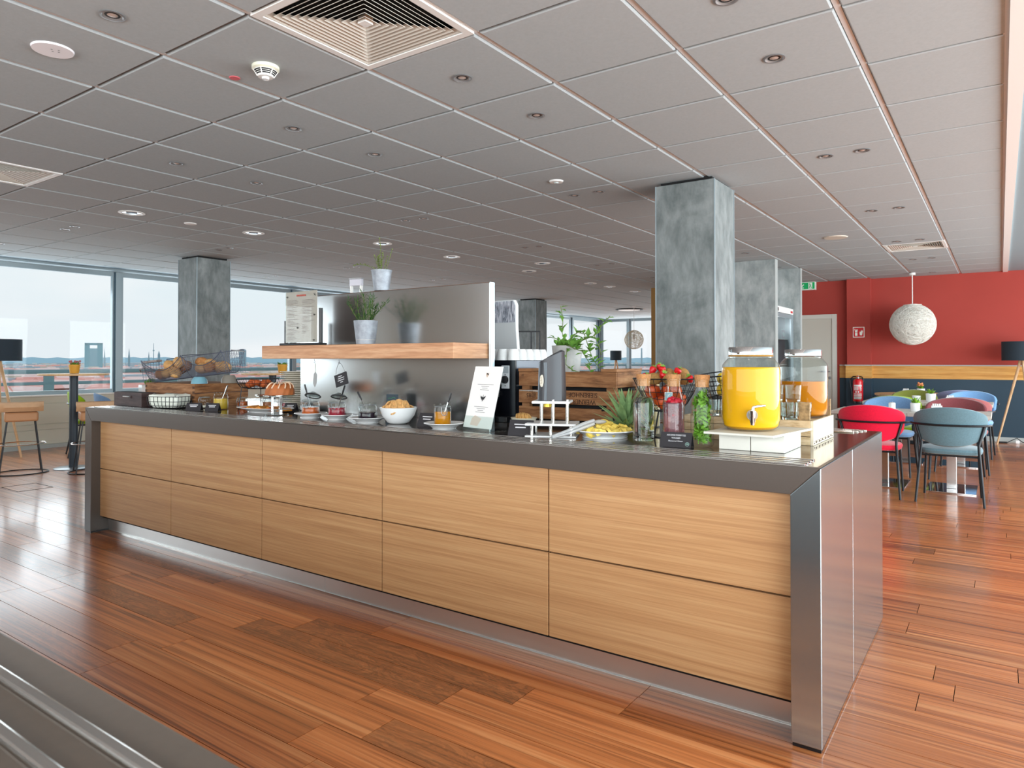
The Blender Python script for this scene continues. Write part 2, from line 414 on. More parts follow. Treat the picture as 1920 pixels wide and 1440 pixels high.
for d_, xc, yc, wx, wy in cells[300:]:
    if wx < .05 or wy < .05: continue
    t_ = tile_mesh(wx, wy)[1]; mb.add([v + Vector((xc, yc, HC)) for v in t_.v], t_.f)
stuff(mb.build('tile_field', M.tile, ceil, smooth=False, recalc=False))
for x in xs[1:-1]:
    MB().box(x - .012, YN, HC - .001, x + .012, YF, HC + .03).build('tee_bar', M.tee, ceil, smooth=False)
MB().box(.018, YN, HC - .006, .045, 13.15, HC + .03).build('tee_bar', M.tee, ceil, smooth=False)
mb = MB()
for y in ys[1:-1]: mb.box(-10.75, y - .009, HC + .001, .04, y + .009, HC + .03)
stuff(mb.build('cross_tee_field', M.teed, ceil, smooth=False, recalc=False))
struct(MB().box(.04, YN, HC - .028, .105, 13.15, HC + .06).build('trim_1', M.white, smooth=False))
struct(MB().box(.105, YN, HC - .012, XR, 13.15, HC + .06).build('ceiling_side_strip', M.blueplaster, smooth=False))
struct(MB().box(-10.75, YN, HC - .012, -10.70, YF, HC + .05).build('trim_2', M.alu, smooth=False))
struct(MB().box(-11.0, YN, HC - .0, -10.75, YF, HC + .06).build('ceiling_slot', M.aludark, smooth=False))
struct(MB().box(-11.2, YN, HC - .03, -11.0, YF, HC + .06).build('trim_3', M.alu, smooth=False))

def diffuser(loc, label):
    t = thing('air_vent', label, 'ceiling vent', loc, 0, None)
    MB().box(-.3, -.3, .05, .3, .3, .06).build('backing', M.dark, t)
    f = MB()
    for a, b_ in ((.318, .285),):
        f.box(-a, -a, -.012, a, -b_, .0).box(-a, b_, -.012, a, a, .0).box(-a, -b_, -.012, -b_, b_, .0).box(b_, -b_, -.012, a, b_, .0)
    f.build('frame', M.white, t, smooth=False)
    vm = pm('vent_louvre', c(206, 202, 192), .5)
    n = 11
    for k in range(n):
        a = .280 - k * .0235; b_ = a - .024
        z0, z1 = -.006, .030
        m_ = MB()
        P = lambda q, z: [(-q, -q, z), (q, -q, z), (q, q, z), (-q, q, z)]
        A, B, C_, D_ = P(a, z0), P(b_ , z1), P(a - .002, z0 + .001), P(b_ - .002, z1 + .001)
        A, B = P(a, -.006), P(a - .021, .009)
        m_.add(A + B, [(0, 1, 5, 4), (1, 2, 6, 5), (2, 3, 7, 6), (3, 0, 4, 7)])
        o = m_.build('louvre', vm, t, smooth=False, recalc=False)
        sd = o.modifiers.new('thick', 'SOLIDIFY'); sd.thickness = .0018
    MB().box(-.022, -.022, -.008, .022, .022, .02).build('hub', M.white, t)
    return t
diffuser((-2.127, 1.983, HC), 'square louvred air vent at the top centre of the ceiling, largest of the vents')
diffuser((-.837, 9.723, HC), 'square louvred air vent in the ceiling before the hanging woven globe lamp')
diffuser((-5.997, 1.983, HC), 'square louvred air vent cut by the left edge of the photo')

# downlights: small dark ones and wide white ones
M.lens = pm('lens', c(196, 178, 168), .25, .2); M.ring = pm('gunmetal_ring', c(150, 152, 154), .4, .6); M.reflector = pm('reflector', c(210, 214, 220), .12, 1)
def fill_spot_in(t, watts, spread):  # spot added as room fill; these fittings look switched off
    l = bpy.data.lights.new('lamp', 'SPOT'); l.energy = watts; l.spot_size = spread; l.spot_blend = 1.0; l.shadow_soft_size = .03; l.color = (1, .97, .94)
    o = bpy.data.objects.new('lamp', l); COL.objects.link(o); o.parent = t; o.location = (0, 0, -.03)
def downlight(loc):
    t = thing('downlight', 'small recessed ceiling spotlight with dark metal ring', 'ceiling light', loc, 0, 'small recessed spotlights in the ceiling grid')
    MB().lathe([(.046, -.010), (.048, -.014), (.040, -.015), (.032, -.008), (.046, -.010)], n=20).build('ring', M.ring, t)
    MB().lathe([(.034, -.009), (.024, -.011), (.020, -.0108)], n=20).build('gimbal', M.black, t)
    MB().lathe([(.022, -.0095), (.012, -.013), (0, -.0145)], n=16).build('lens', M.lens, t)
    fill_spot_in(t, 2.6, 2.3)
    return t
small = [(-2.896, 1.348), (-2.234, 1.30), (-2.142, 2.63), (-2.128, 3.275), (-.836, 3.275), (-.847, 2.63), (-3.431, 2.63), (-3.417, 3.275), (-4.716, 2.63), (-4.722, 3.275),
         (-.957, 5.054), (-.733, 5.052), (-2.907, 5.052), (-2.675, 5.058), (-.96, 7.148), (-.738, 7.14), (-4.788, 5.0), (-4.58, 5.036), (-8.05, 3.284), (-7.809, 3.276),
         (-7.98, 5.0), (-7.73, 4.985), (-9.66, 3.25), (-4.752, 7.05), (-4.56, 7.07), (-4.781, 8.97), (-4.527, 8.947), (-4.736, 10.82), (-7.983, 7.081), (-7.776, 7.081),
         (-9.93, 7.087), (-9.684, 7.083), (-.973, 9.17), (-.739, 9.16), (-.968, 10.93), (-.747, 10.907), (-.855, 12.70), (-2.674, 9.046), (-2.68, 10.7), (-7.996, 9.0), (-7.743, 8.988),
         (-9.93, 9.0), (-9.68, 9.0), (-7.98, 11.2), (-7.75, 11.2)]
LBL = ['top left between the round sensor disc and the big air vent', 'cut by the top edge left of the big air vent', 'right of the big air vent, nearer of two in line', 'right of the big air vent, farther of two in line',
 'alone near the top right of the photo', 'cut by the top edge right of the big air vent', 'below the smoke detector, nearer of two in line', 'right above the zinc pot line, second below the smoke detector', 'left of centre, nearer of two before the wide lights', 'left of centre, farther of two before the wide lights',
 'left one of the nearest pair right of the big column', 'right one of the nearest pair right of the big column', 'left one of the pair just left of the big column', 'right one of the pair just left of the big column', 'left one of the second pair right of the big column', 'right one of the second pair right of the big column',
 'left one of the pair above the steel panel', 'right one of the pair above the steel panel', 'left one of the pair at far left above the windows', 'right one of the pair at far left above the windows', 'left one of the pair above the left window column', 'right one of the pair above the left window column', 'at the left edge above the windows',
 'left one of the first pair behind the steel panel', 'right one of the first pair behind the steel panel', 'left one of the second pair behind the steel panel', 'right one of the second pair behind the steel panel', 'alone just left of the big column, far back', 'left one of the far pair left of the zinc pot', 'right one of the far pair left of the zinc pot',
 'left one of the pair above the menu stand', 'right one of the pair above the menu stand', 'left one of the pair before the far air vent', 'right one of the pair before the far air vent', 'left one of the pair behind the far air vent', 'right one of the pair behind the far air vent', 'last one before the red wall', 'alone right behind the big column', 'above the rear concrete slab',
 'left one of the far pair right of the zinc pot', 'right one of the far pair right of the zinc pot']
d0 = downlight((small[0][0], small[0][1], HC)); d0['label'] = 'small recessed spotlight, ' + LBL[0]
for k, (x, y) in enumerate(small[1:41]): dup(d0, (x, y, HC), None, 'small recessed spotlight, ' + LBL[k + 1])
def wide(loc):
    t = thing('wide_downlight', 'wide recessed ceiling downlight with white rim', 'ceiling light', loc, 0, 'wide white rimmed downlights in the ceiling grid')
    MB().lathe([(.088, -.010), (.112, -.010), (.114, -.014), (.092, -.019), (.084, -.012), (.088, -.010)], n=28).build('rim', M.white, t)
    MB().lathe([(.090, -.012), (.06, -.0115), (.0, -.011)], n=24).build('reflector', M.reflector, t)
    MB().lathe([(.05, -.0118), (.045, -.020), (0, -.024)], n=16).build('lamp_glass', pm('lamp_glass', c(120, 130, 140), .2), t)
    return t
wl = [(-6.642, 3.275), (-6.615, 4.552), (-5.968, 5.842), (-5.977, 7.122), (-5.958, 8.953), (-6.003, 11.004), (-5.974, 11.7), (-5.963, 12.786), (-5.315, 8.328)]
WL = ['left above the window mullion, nearest of its kind', 'second from the left, before the left window column', 'right behind the plant on the steel panel', 'right of the plant on the steel panel', 'third in line behind the steel panel', 'fourth in line behind the steel panel', 'fifth in line behind the steel panel', 'last in line, left of the big column', 'beside the pair behind the steel panel']
w0 = wide((wl[0][0], wl[0][1], HC)); w0['label'] = 'wide white rimmed downlight, ' + WL[0]
for k, (x, y) in enumerate(wl[1:]): dup(w0, (x, y, HC), None, 'wide white rimmed downlight, ' + WL[k + 1])

t = thing('smoke_detector', 'white domed smoke detector with dark slots on the ceiling', 'smoke detector', (-2.817, 2.0, HC - .010))
MB().lathe([(.0, 0), (.062, 0), (.062, -.014), (.052, -.020)], n=28).build('base', pm('ivory', c(226, 226, 206), .45), t)
MB().lathe([(.052, -.018), (.05, -.022), (.034, -.046), (.034, -.05), (0, -.052)], n=28).build('body', M.white, t)
for k in range(3):
    q = MB(); rr = [.0515, .0465, .0415][k]; zz = [-.0235, -.030, -.037][k]
    q.lathe([(rr, zz), (rr - .0035, zz - .0045)], n=28)
    q.build('slot', M.dark, t)
q = MB()
for k in range(6):
    a = k * PI / 3; q.tube([(.053 * math.cos(a), .053 * math.sin(a), -.02), (.036 * math.cos(a), .036 * math.sin(a), -.048)], .003, 5)
q.build('rib', M.white, t)
MB().lathe([(.018, -.05), (.016, -.06), (0, -.064)], n=14).build('sensor_cap', M.porc, t)
tag(MB().lathe([(0, -.010), (.026, -.010), (.024, -.014), (0, -.0145)], n=20).build('red_marker', pm('marker_red', c(206, 96, 104), .6)), 'round red marker dot on the ceiling beside the smoke detector', 'marker').location = (-3.05, 1.991, HC)
t = thing('sensor_disc', 'flat white round sensor cover with small dots on the ceiling, near the left edge', 'sensor', (-3.429, 1.344, HC))
MB().lathe([(0, -.010), (.083, -.010), (.08, -.018), (0, -.020)], n=32).build('cover', pm('cover_white', c(240, 236, 240), .4), t)
for a, b_ in ((-.02, .0), (.0, -.012), (.012, .012), (-.008, .02)): MB().lathe([(0, -.0205), (.0045, -.0205), (0, -.021)], c=(a + .02, b_, 0), n=8).build('dot', M.ring, t)
tag(MB().lathe([(0, -.010), (.125, -.010), (.118, -.02), (0, -.022)], n=28).build('ceiling_speaker', pm('speaker_beige', c(206, 198, 184), .7)), 'flat beige round loudspeaker cover in the ceiling before the red wall', 'loudspeaker').location = (-1.501, 8.456, HC)
t = thing('motion_sensor', 'small white round motion sensor on the ceiling near the big column', 'sensor', (-2.788, 4.568, HC))
MB().lathe([(0, -.010), (.055, -.010), (.05, -.02), (0, -.022)], n=20).build('base', M.white, t); MB().lathe([(.02, -.021), (.016, -.03), (0, -.034)], n=12).build('eye', M.grey, t)
tag(MB().lathe([(0, -.010), (.06, -.010), (.055, -.018), (0, -.02)], n=20).build('blank_cover', M.white), 'faint white round blanking cover on the ceiling left of centre', 'cover').location = (-6.673, 3.869, HC)
t = thing('round_diffuser', 'dark round ceiling air outlet far back before the corner windows', 'ceiling vent', (-8.2, 17.2, HC - .012))
MB().lathe([(0, -.03), (.28, -.03), (.30, -.012), (.2, -.010)], n=24).build('disc', M.white, t); MB().lathe([(.2, -.012), (.36, -.011), (.37, -.016), (.3, -.02)], n=24).build('ring', M.dark, t)

# ------------------------------------------------------------------ columns
def column(x0, y0, x1, y1, label, name='concrete_column'):
    t = struct(thing(name, label, 'column', ((x0 + x1) / 2, (y0 + y1) / 2, 0)))
    hx, hy = (x1 - x0) / 2, (y1 - y0) / 2
    MB().box(-hx, -hy, 0, hx, hy, HC - .035).build('cladding', M.conc, t, bevel=.003, smooth=False)
    MB().box(-hx + .03, -hy + .03, HC - .035, hx - .03, hy - .03, HC + .02).build('shadow_gap', M.dark, t, smooth=False)
    for sx in (-1, 1):
        for sy in (-1, 1):
            MB().box(sx * hx - .004, sy * hy - .004, .0, sx * hx + .004, sy * hy + .004, HC - .035).build('edge_trim', M.alu, t, smooth=False)
    return t
column(-2.195, 5.085, -1.73, 5.54, 'large grey concrete column behind the buffet counter')
column(-9.06, 5.09, -8.615, 5.57, 'grey concrete column before the left windows')
column(-8.94, 13.0, -8.48, 13.46, 'grey concrete column far back behind the coffee machine')
for nm, x0, x1, y0, y1, lb in (('screen_slab', -3.7, -2.505, 9.8, 9.925, 'grey concrete look partition slab right behind the big column'), ('screen_slab', -3.7, -2.438, 10.97, 11.05, 'grey concrete look partition slab beside the exit sign')):
    t = struct(thing(nm, lb, 'partition', ((x0 + x1) / 2, y0, 0))); h = (x1 - x0) / 2
    MB().box(-h, 0, 0, h, y1 - y0, HC - .011).build('slab', M.conc2, t, smooth=False)
    MB().box(h, -.002, 0, h + .006, y1 - y0 + .002, HC - .011).build('edge_trim', M.grey, t, smooth=False)

# ------------------------------------------------------------------ right back wall with door
WY = 13.15
wb = struct(MB().box(-3.5, WY, 0, XR, WY + .2, HC + .1).build('wall_back', M.red, smooth=False))
MB().box(-2.14, 13.0, 0, -1.78, WY, HC).build('pilaster', M.red, wb, smooth=False)
def wrap(z0, z1, th, mat, nm, x0=-2.28):
    m_ = MB()
    m_.box(x0, WY - th, z0, -2.14, WY, z1).box(-2.14 - th, 13.0 - th, z0, -1.78 + th, 13.0, z1).box(-2.14 - th, 13.0, z0, -2.14, WY, z1).box(-1.78, 13.0, z0, -1.78 + th, WY, z1).box(-1.78 + th, WY - th, z0, XR, WY, z1)
    return m_.build(nm, mat, wb, smooth=False)
wrap(.075, .955, .012, M.navy, 'navy_panelling'); wrap(.955, 1.165, .02, M.strip, 'wood_band'); wrap(1.165, 1.182, .03, M.grey, 'ledge_strip')
struct(MB().box(-1.77, WY - .02, 0, XR, WY, .075).build('baseboard_back', M.grey, smooth=False))
dr = struct(MB().box(-3.30, WY - .02, 0, -2.395, WY - .002, 1.985).build('door_1', M.door, smooth=False, bevel=.002))
m_ = MB().box(-2.395, WY - .04, 0, -2.32, WY + .001, 2.06).box(-3.38, WY - .04, 1.985, -2.395, WY + .001, 2.06).box(-3.38, WY - .04, 0, -3.30, WY + .001, 1.985)
m_.build('door_frame', pm('door_frame_paint', c(214, 212, 204), .5), dr, smooth=False, bevel=.003)
h = MB().tube([(-2.44, WY - .02, 1.06), (-2.44, WY - .07, 1.06), (-2.58, WY - .07, 1.06)], .011, 8).lathe([(0, 0), (.026, 0), (.024, .008), (0, .01)], n=12)
MB().tube([(-2.44, WY - .02, 1.06), (-2.44, WY - .075, 1.06), (-2.575, WY - .075, 1.06)], .012, 8).build('door_handle', M.ring, dr)
mm = MB(); mm.M = at(-2.44, WY - .02, .95) @ rot('X', PI / 2); mm.lathe([(0, 0), (.027, 0), (.025, .008), (0, .01)], n=14); mm.build('keyhole_plate', M.ring, dr)
bw = struct(MB().box(-5.46, 12.42, 0, -3.5, 12.6, HC).build('wall_core', pm('ochre_wall', c(150, 112, 56), .6), smooth=False))
struct(MB().box(-5.46, 12.6, 0, -3.5, YF, HC).build('wall_inner', M.white, smooth=False))
struct(MB().box(XR, YN, 0, XR + .15, WY + .2, .85).build('wall_right', M.parapet, smooth=False))
struct(MB().box(XL - .1, YN - .15, 0, XR + .15, YN, .85).build('wall_front', M.parapet, smooth=False))
struct(MB().box(XL - .1, YN - .1, .85, -6.2, YN, HC + .1).build('wall_front_upper', pm('taupe_wall', c(158, 146, 132), .8), smooth=False))

# ------------------------------------------------------------------ left and far window walls
wl_ = struct(MB().box(XL - .12, YN, 0, XL, YF + .1, .742).build('wall_left', M.parapet, smooth=False))
for z0, z1 in ((.06, .264), (.270, .344), (.350, .636), (.642, .735)):
    MB().box(XL, YN, z0, XL + .012, YF, z1).build('panel', M.parapet, wl_, smooth=False)
MB().box(XL, YN, .0, XL + .02, YF, .055).build('plinth', M.grey, wl_, smooth=False)
struct(MB().box(XL - .14, YN, .742, XL + .05, YF, .765).build('trim_4', M.white, smooth=False, bevel=.004))
wfar = struct(MB().box(XL, YF, 0, -5.4, YF + .12, .742).build('wall_far', M.parapet, smooth=False))
struct(MB().box(XL, YF - .05, .742, -5.4, YF + .14, .765).build('trim_5', M.white, smooth=False))
mull = [-3.4, -.9, 2.0, 5.33, 8.605, 11.9, 15.1, 17.2, 19.35, YF - .04]
for i in range(len(mull) - 1):
    a, b_ = mull[i] + .055, mull[i + 1] - .055
    f = MB()
    f.box(XL - .08, a, .765, XL - .02, b_, .82).box(XL - .08, a, 2.555, XL - .02, b_, 2.62).box(XL - .08, a, .82, XL - .02, a + .025, 2.555).box(XL - .08, b_ - .025, .82, XL - .02, b_, 2.555)
    o = struct(f.build('window_%d' % (i + 1), M.alu, smooth=False))
    MB().box(XL - .056, a + .025, .82, XL - .05, b_ - .025, 2.555).build('pane', M.pane, o, smooth=False)
for i, y in enumerate(mull):
    o = struct(MB().box(XL - .10, y - .045, .765, XL + .02, y + .045, HC).build('window_post', M.alu, smooth=False, bevel=.003))
    MB().box(XL - .10, y - .058, .765, XL + .005, y - .045, HC).build('dark_joint', M.aludark, o, smooth=False)
fx = [XL + .02, -10.14, -8.3, -6.5, -5.4]
for i in range(len(fx) - 1):
    a, b_ = fx[i] + .05, fx[i + 1] - .05
    f = MB().box(a, YF + .02, .765, b_, YF + .08, .82).box(a, YF + .02, 2.555, b_, YF + .08, 2.62).box(a, YF + .02, .82, a + .025, YF + .08, 2.555).box(b_ - .025, YF + .02, .82, b_, YF + .08, 2.555)
    o = struct(f.build('window_%d' % (i + 11), M.alu, smooth=False))
    MB().box(a + .025, YF + .05, .82, b_ - .025, YF + .056, 2.555).build('pane', M.pane, o, smooth=False)
for x in fx: struct(MB().box(x - .05, YF - .02, .765, x + .05, YF + .1, HC).build('window_post', M.alu, smooth=False, bevel=.003))
struct(MB().box(XL, YF - .15, HC - .03, -5.4, YF + .1, HC + .05).build('trim_6', M.alu, smooth=False))

# balcony rail outside
t = thing('balcony_railing', 'teal grey tubular balcony railing outside the windows', 'railing', (-12.4, 8, 0))
M.railp = pm('rail_paint', c(112, 140, 146), .5)
for z, r in ((1.077, .035), (.891, .026)):
    MB().tube([(0, -12, z), (0, 15.2, z), (7, 15.2, z)], r, 8).build('rail', M.railp, t)
for k in range(10):
    MB().box(-.02, -10.81 + k * 2.55 - .07, -.2, .02, -10.81 + k * 2.55 + .07, 1.077).build('post', M.railp, t, smooth=False)
for k in range(3): MB().box(1.2 + k * 2.3, 15.18, -.2, 1.3 + k * 2.3, 15.22, 1.077).build('post', M.railp, t, smooth=False)
struct(MB().box(-13.0, YN, -.5, XL - .12, 24, -.2).build('balcony_floor', M.grey, smooth=False))
# ------------------------------------------------------------------ buffet counter
CX0, CX1, CY0, CY1, CT, FR = -5.5305, -.4736, 2.40, 3.805, .9135, .095
ct = thing('buffet_counter', 'long buffet counter with oak front panels in a dark bronze frame', 'counter', (-3.0, 3.1, 0))
def cb(m_, nm, mat, bevel=0, label=None, smooth=False): return m_.build(nm, mat, ct, bevel, smooth, label, True, True)
xs_ = -3.005
cb(MB().prism([(CX0, CT), (xs_ - .0008, CT), (xs_ - .0008, CT - FR), (CX0 + FR, CT - FR)], CY0, CY1), 'countertop', M.bronze, .0025)
cb(MB().prism([(xs_ + .0008, CT), (CX1, CT), (CX1 - FR, CT - FR), (xs_ + .0008, CT - FR)], CY0, CY1), 'countertop', M.bronze, .0025)
cb(MB().box(CX0 + .012, CY0 + .012, CT - .002, CX1 - .012, CY1 - .012, CT + .0006), 'top_sheet', M.top, 0, 'glossy dark top surface')
ys_ = 2.983
for a, b_ in ((CY0, ys_ - .001), (ys_ + .001, CY1)):
    cb(MB().prism([(CX1, CT - .0015), (CX1, .012), (CX1 - FR, .012), (CX1 - FR, CT - FR - .001)], a, b_), 'end_panel', M.bronze_side, .0025)
cb(MB().prism([(CX0, CT - .0015), (CX0 + FR, CT - FR - .001), (CX0 + FR, .012), (CX0, .012)], CY0, CY1), 'end_panel', M.bronze, .0025)
for x0 in (CX0 + .004, CX1 - FR + .004): cb(MB().box(x0, CY0 + .004, 0, x0 + FR - .008, CY1 - .004, .012), 'foot_strip', M.black)
px0, pdx = -5.4389, .9737
pme = {}
for i in range(5):
    for z0, z1 in ((.115, .459), (.465, .82)):
        a, b_ = px0 + i * pdx + .003, px0 + (i + 1) * pdx - .003
        cb(MB().box(max(a, CX0 + FR), 2.465, z0, min(b_, CX1 - FR), 2.483, z1), 'front_panel', M.oak, .0015)
cb(MB().box(CX0 + FR, 2.484, .10, CX1 - FR, CY1 - .02, CT - FR), 'carcass', M.dark)
kx = -3.011
for a, b_ in ((CX0 + FR, kx - .001), (kx + .001, CX1 - FR)): cb(MB().box(a, 2.524, .006, b_, 2.536, .116), 'kick_plate', M.kick, .001)
cb(MB().box(CX0 + FR, 2.515, 0, CX1 - FR, 2.536, .006), 'kick_edge', M.rail)
def rails(parent, ys, x0, x1, zt, st=.0):
    for k, y in enumerate(ys):
        MB().box(x0 + .01 * k, y - .009, zt, x1 - st * k, y + .009, zt + .006).build('tray_rail', M.rail, parent, .002, False, None, True, True)
rails(ct, (2.560, 2.515, 2.470, 2.428), CX0 + .06, -.525, CT)
rails(ct, (3.775, 3.735, 3.69, 3.645), CX0 + .06, -.535, CT, .012)
# front counter beside the camera
fc = thing('service_counter', 'dark counter edge with metal tray rails at the lower left corner', 'counter', (-2.5, -.1, 0))
M.fctop = pm('front_counter_top', c(104, 92, 82), .45, .1, var=(60, .05))
MB().box(-3.6, -.55, .86, 3.2, .457, .9135).build('countertop', M.fctop, fc, .004, False)
MB().box(-3.55, -.5, .1, 3.15, .43, .86).build('carcass', M.bronze, fc, 0, False); MB().box(-3.5, -.45, 0, 3.1, .37, .1).build('plinth', M.black, fc, 0, False)
for y in (.405, .358, .31): MB().box(-3.5, y - .007, .9135, 3.0, y + .007, .9205).build('tray_rail', M.rail, fc, .003, False)

# steel splashback and shelf
PY = 3.08
sp = thing('splashback_panel', 'brushed steel upright panel in the middle of the counter', 'panel', (-3.1, PY, CT + .001))
MB().box(-.835, 0, 0, .788, .035, .776).build('sheet', M.steel, sp, .0015, False)
MB().box(.7885, -.002, 0, .796, .037, .778).build('edge_trim', pm('edge_alu', c(190, 208, 216), .3, .6), sp, .001, False)
MB().box(-.835, -.003, .776, -.67, .037, .782).build('top_cap', M.white, sp, 0, False)
MB().box(-.669, -.001, .776, .788, .037, .779).build('top_cap', pm('cap_brown', c(110, 88, 74), .5), sp, 0, False)
sh = thing('floating_shelf', 'thick oak shelf fixed to the steel panel', 'shelf', (-3.13, 2.93, 1.269))
MB().box(-.813, -.15, 0, .808, .148, .083).build('board', M.oakshelf, sh, .002, False)
for x in (-.34, -.115): MB().tube([(x, -.11, 0), (x, -.11, -.012), (x + .008, -.11, -.02), (x, -.11, -.026), (x - .006, -.11, -.02)], .002, 5).build('hook', M.ring, sh)
# ------------------------------------------------------------------ things on the counter
Z = CT + .0012
def leafpoly(m_, p, d, up, L, W, fold=.25):
    d = Vector(d).normalized(); up = Vector(up); s_ = d.cross(up)
    s_ = s_.normalized() if s_.length > 1e-5 else d.orthogonal().normalized()
    nrm = s_.cross(d).normalized(); p = Vector(p)
    a = p + d * L * .45 + s_ * W / 2 + nrm * W * fold; b = p + d * L * .45 - s_ * W / 2 + nrm * W * fold
    m_.add([p, a, p + d * L, b, p + d * L * .5], [(0, 1, 4), (1, 2, 4), (2, 3, 4), (3, 0, 4)])
def sprig(ml, ms, base, path_dir, length, nleaf, L, W, R, r=.0015, droop=0):
    p = Vector(base); d = Vector(path_dir).normalized(); pts = [p.copy()]; k = max(4, nleaf // 2)
    for i in range(k):
        d = (d + Vector((R.uniform(-.16, .16), R.uniform(-.16, .16), -droop))).normalized(); p = p + d * length / k; pts.append(p.copy())
        for q in range(max(1, nleaf // k)):
            a = R.uniform(0, 2 * PI); o = Vector((math.cos(a), math.sin(a), R.uniform(-.1, .7))); leafpoly(ml, p, o + d * .5, (0, 0, 1), L * R.uniform(.6, 1.1), W * R.uniform(.7, 1.1))
    leafpoly(ml, p, d, (1, 0, 0), L, W); ms.tube(pts, r, 5); return pts
def pot(root, rt, rb, h, mat, rim=0):
    prof = [(0, 0), (rb, 0), (rt, h), (rt - .008, h), (rt - .012, h - .018), (0, h - .018)]
    if rim: prof = [(0, 0), (rb, 0), (rt * .985, h - rim), (rt * 1.03, h - rim), (rt * 1.03, h), (rt - .006, h), (rt - .012, h - .018), (0, h - .018)]
    MB().lathe(prof, n=28).build('pot', mat, root)
    MB().lathe([(rt - .013, h - .02), (rt * .4, h - .012), (0, h - .01)], n=16).build('soil', M.soil, root)
def foliage(root, ml, ms, lm):
    stuff(ml.build('foliage', lm, root, smooth=False, recalc=False)); stuff(ms.build('stems', M.stem, root))
R1 = random.Random(3)
# zinc pot on top of the steel panel
t = thing('herb_pot', 'zinc pot with a trailing herb standing on top of the steel panel', 'plant', (-3.172, 3.098, CT + .781))
pot(t, .064, .047, .128, M.zinc, .01); ml, ms = MB(), MB()
for k in range(7): sprig(ml, ms, (R1.uniform(-.02, .02), R1.uniform(-.02, .02), .115), (R1.uniform(-.4, .3), R1.uniform(-.3, .3), 1), R1.uniform(.09, .13), 16, .017, .010, R1)
sprig(ml, ms, (0, 0, .115), (.06, 0, 1), .22, 26, .015, .010, R1); sprig(ml, ms, (.03, .01, .115), (.12, .05, 1), .15, 16, .015, .009, R1)
sprig(ml, ms, (-.02, 0, .12), (-.9, -.5, .75), .17, 24, .018, .011, R1, droop=.06)
foliage(t, ml, ms, pm('leaf_pale', c(112, 128, 66), .55, var=(20, .4)))
# stone pot on the shelf
t = thing('herb_pot', 'grey pot with a bushy green herb standing on the oak shelf', 'plant', (-3.095, 2.895, 1.353))
pot(t, .072, .056, .142, M.zinc); MB().lathe([(.0572, .022), (.0595, .026), (.0592, .03)], n=28).build('band', M.stone, t)
ml, ms = MB(), MB()
for k in range(20):
    a = R1.uniform(0, 2 * PI); e_ = R1.uniform(.1, .95)
    sprig(ml, ms, (.03 * math.cos(a), .03 * math.sin(a), .13), (e_ * math.cos(a), e_ * math.sin(a), 1), R1.uniform(.10, .165), 16, .040, .0065, R1)
sprig(ml, ms, (0, 0, .13), (.02, 0, 1), .185, 18, .036, .0065, R1)
foliage(t, ml, ms, M.leafd)
# small holder on the panel
t = thing('card_holder', 'small grey plastic card holder on top of the panel, left of the zinc pot', 'holder', (-3.40, 3.098, CT + .781), .2)
MB().box(-.046, -.012, .045, .046, .012, .088).build('plate', pm('holder_grey', c(196, 196, 206), .35), t, .002); 
for sx in (-1, 1): MB().prism([(sx * .034, .05), (sx * .044, .05), (sx * .040, 0), (sx * .031, 0)], -.01, .01).build('leg', M.white, t)
MB().box(-.05, -.016, .088, .05, .016, .094).build('top_bar', M.ring, t)
# menu stand
t = thing('menu_stand', 'black menu stand with a long printed menu on the oak shelf', 'menu', (-3.683, 2.90, 1.353))
MB().box(-.197, -.035, 0, .197, .035, .017).build('base', M.black, t, .006)
for x, h in ((-.168, .165), (.176, .236)): MB().tube([(x, 0, .015), (x, 0, h)], .013, 12).build('post', M.black, t)
MB().box(-.157, -.017, .02, .157, -.014, .352).build('acrylic_sheet', M.jarglass, t, smooth=False)
MB().box(-.155, -.013, .021, .155, -.011, .35).build('menu_sheet', pm('menu_paper', c(200, 184, 176), .7), t, smooth=False)
q = MB()
RL = random.Random(5)
for k in range(30):
    z = .292 - k * .0088
    if k not in (6, 13, 20): q.box(-.135, -.0185, z, -.135 + RL.uniform(.06, .12), -.0178, z + .0018)
    if k < 25 and k not in (4, 11, 17): q.box(.018, -.0185, z, .018 + (RL.uniform(.03, .055) if k > 17 else RL.uniform(.06, .12)), -.0178, z + .0018)
stuff(q.build('print_lines', pm('print_pale', c(138, 126, 124), .8), t, smooth=False))
q = MB(); [q.box(-.04 + k * .0135, -.0185, .318, -.031 + k * .0135, -.0178, .329) for k in range(7)]
q.build('print_title', pm('print_red', c(196, 96, 84), .7), t, smooth=False)
q = MB()
for a, b_, s_ in ((-.135, .322, 1), (.135, .32, -1), (.13, .04, 1), (.135, .20, 1), (-.03, .12, 1)):
    for k in range(4): q.M = at(a, -.0185, b_) @ rot('Y', k * .8 * s_ + .4); q.box(.002, 0, -.0012, .012, .0006, .0012)
q.M = None; stuff(q.build('print_ornaments', M.inkd, t, smooth=False))
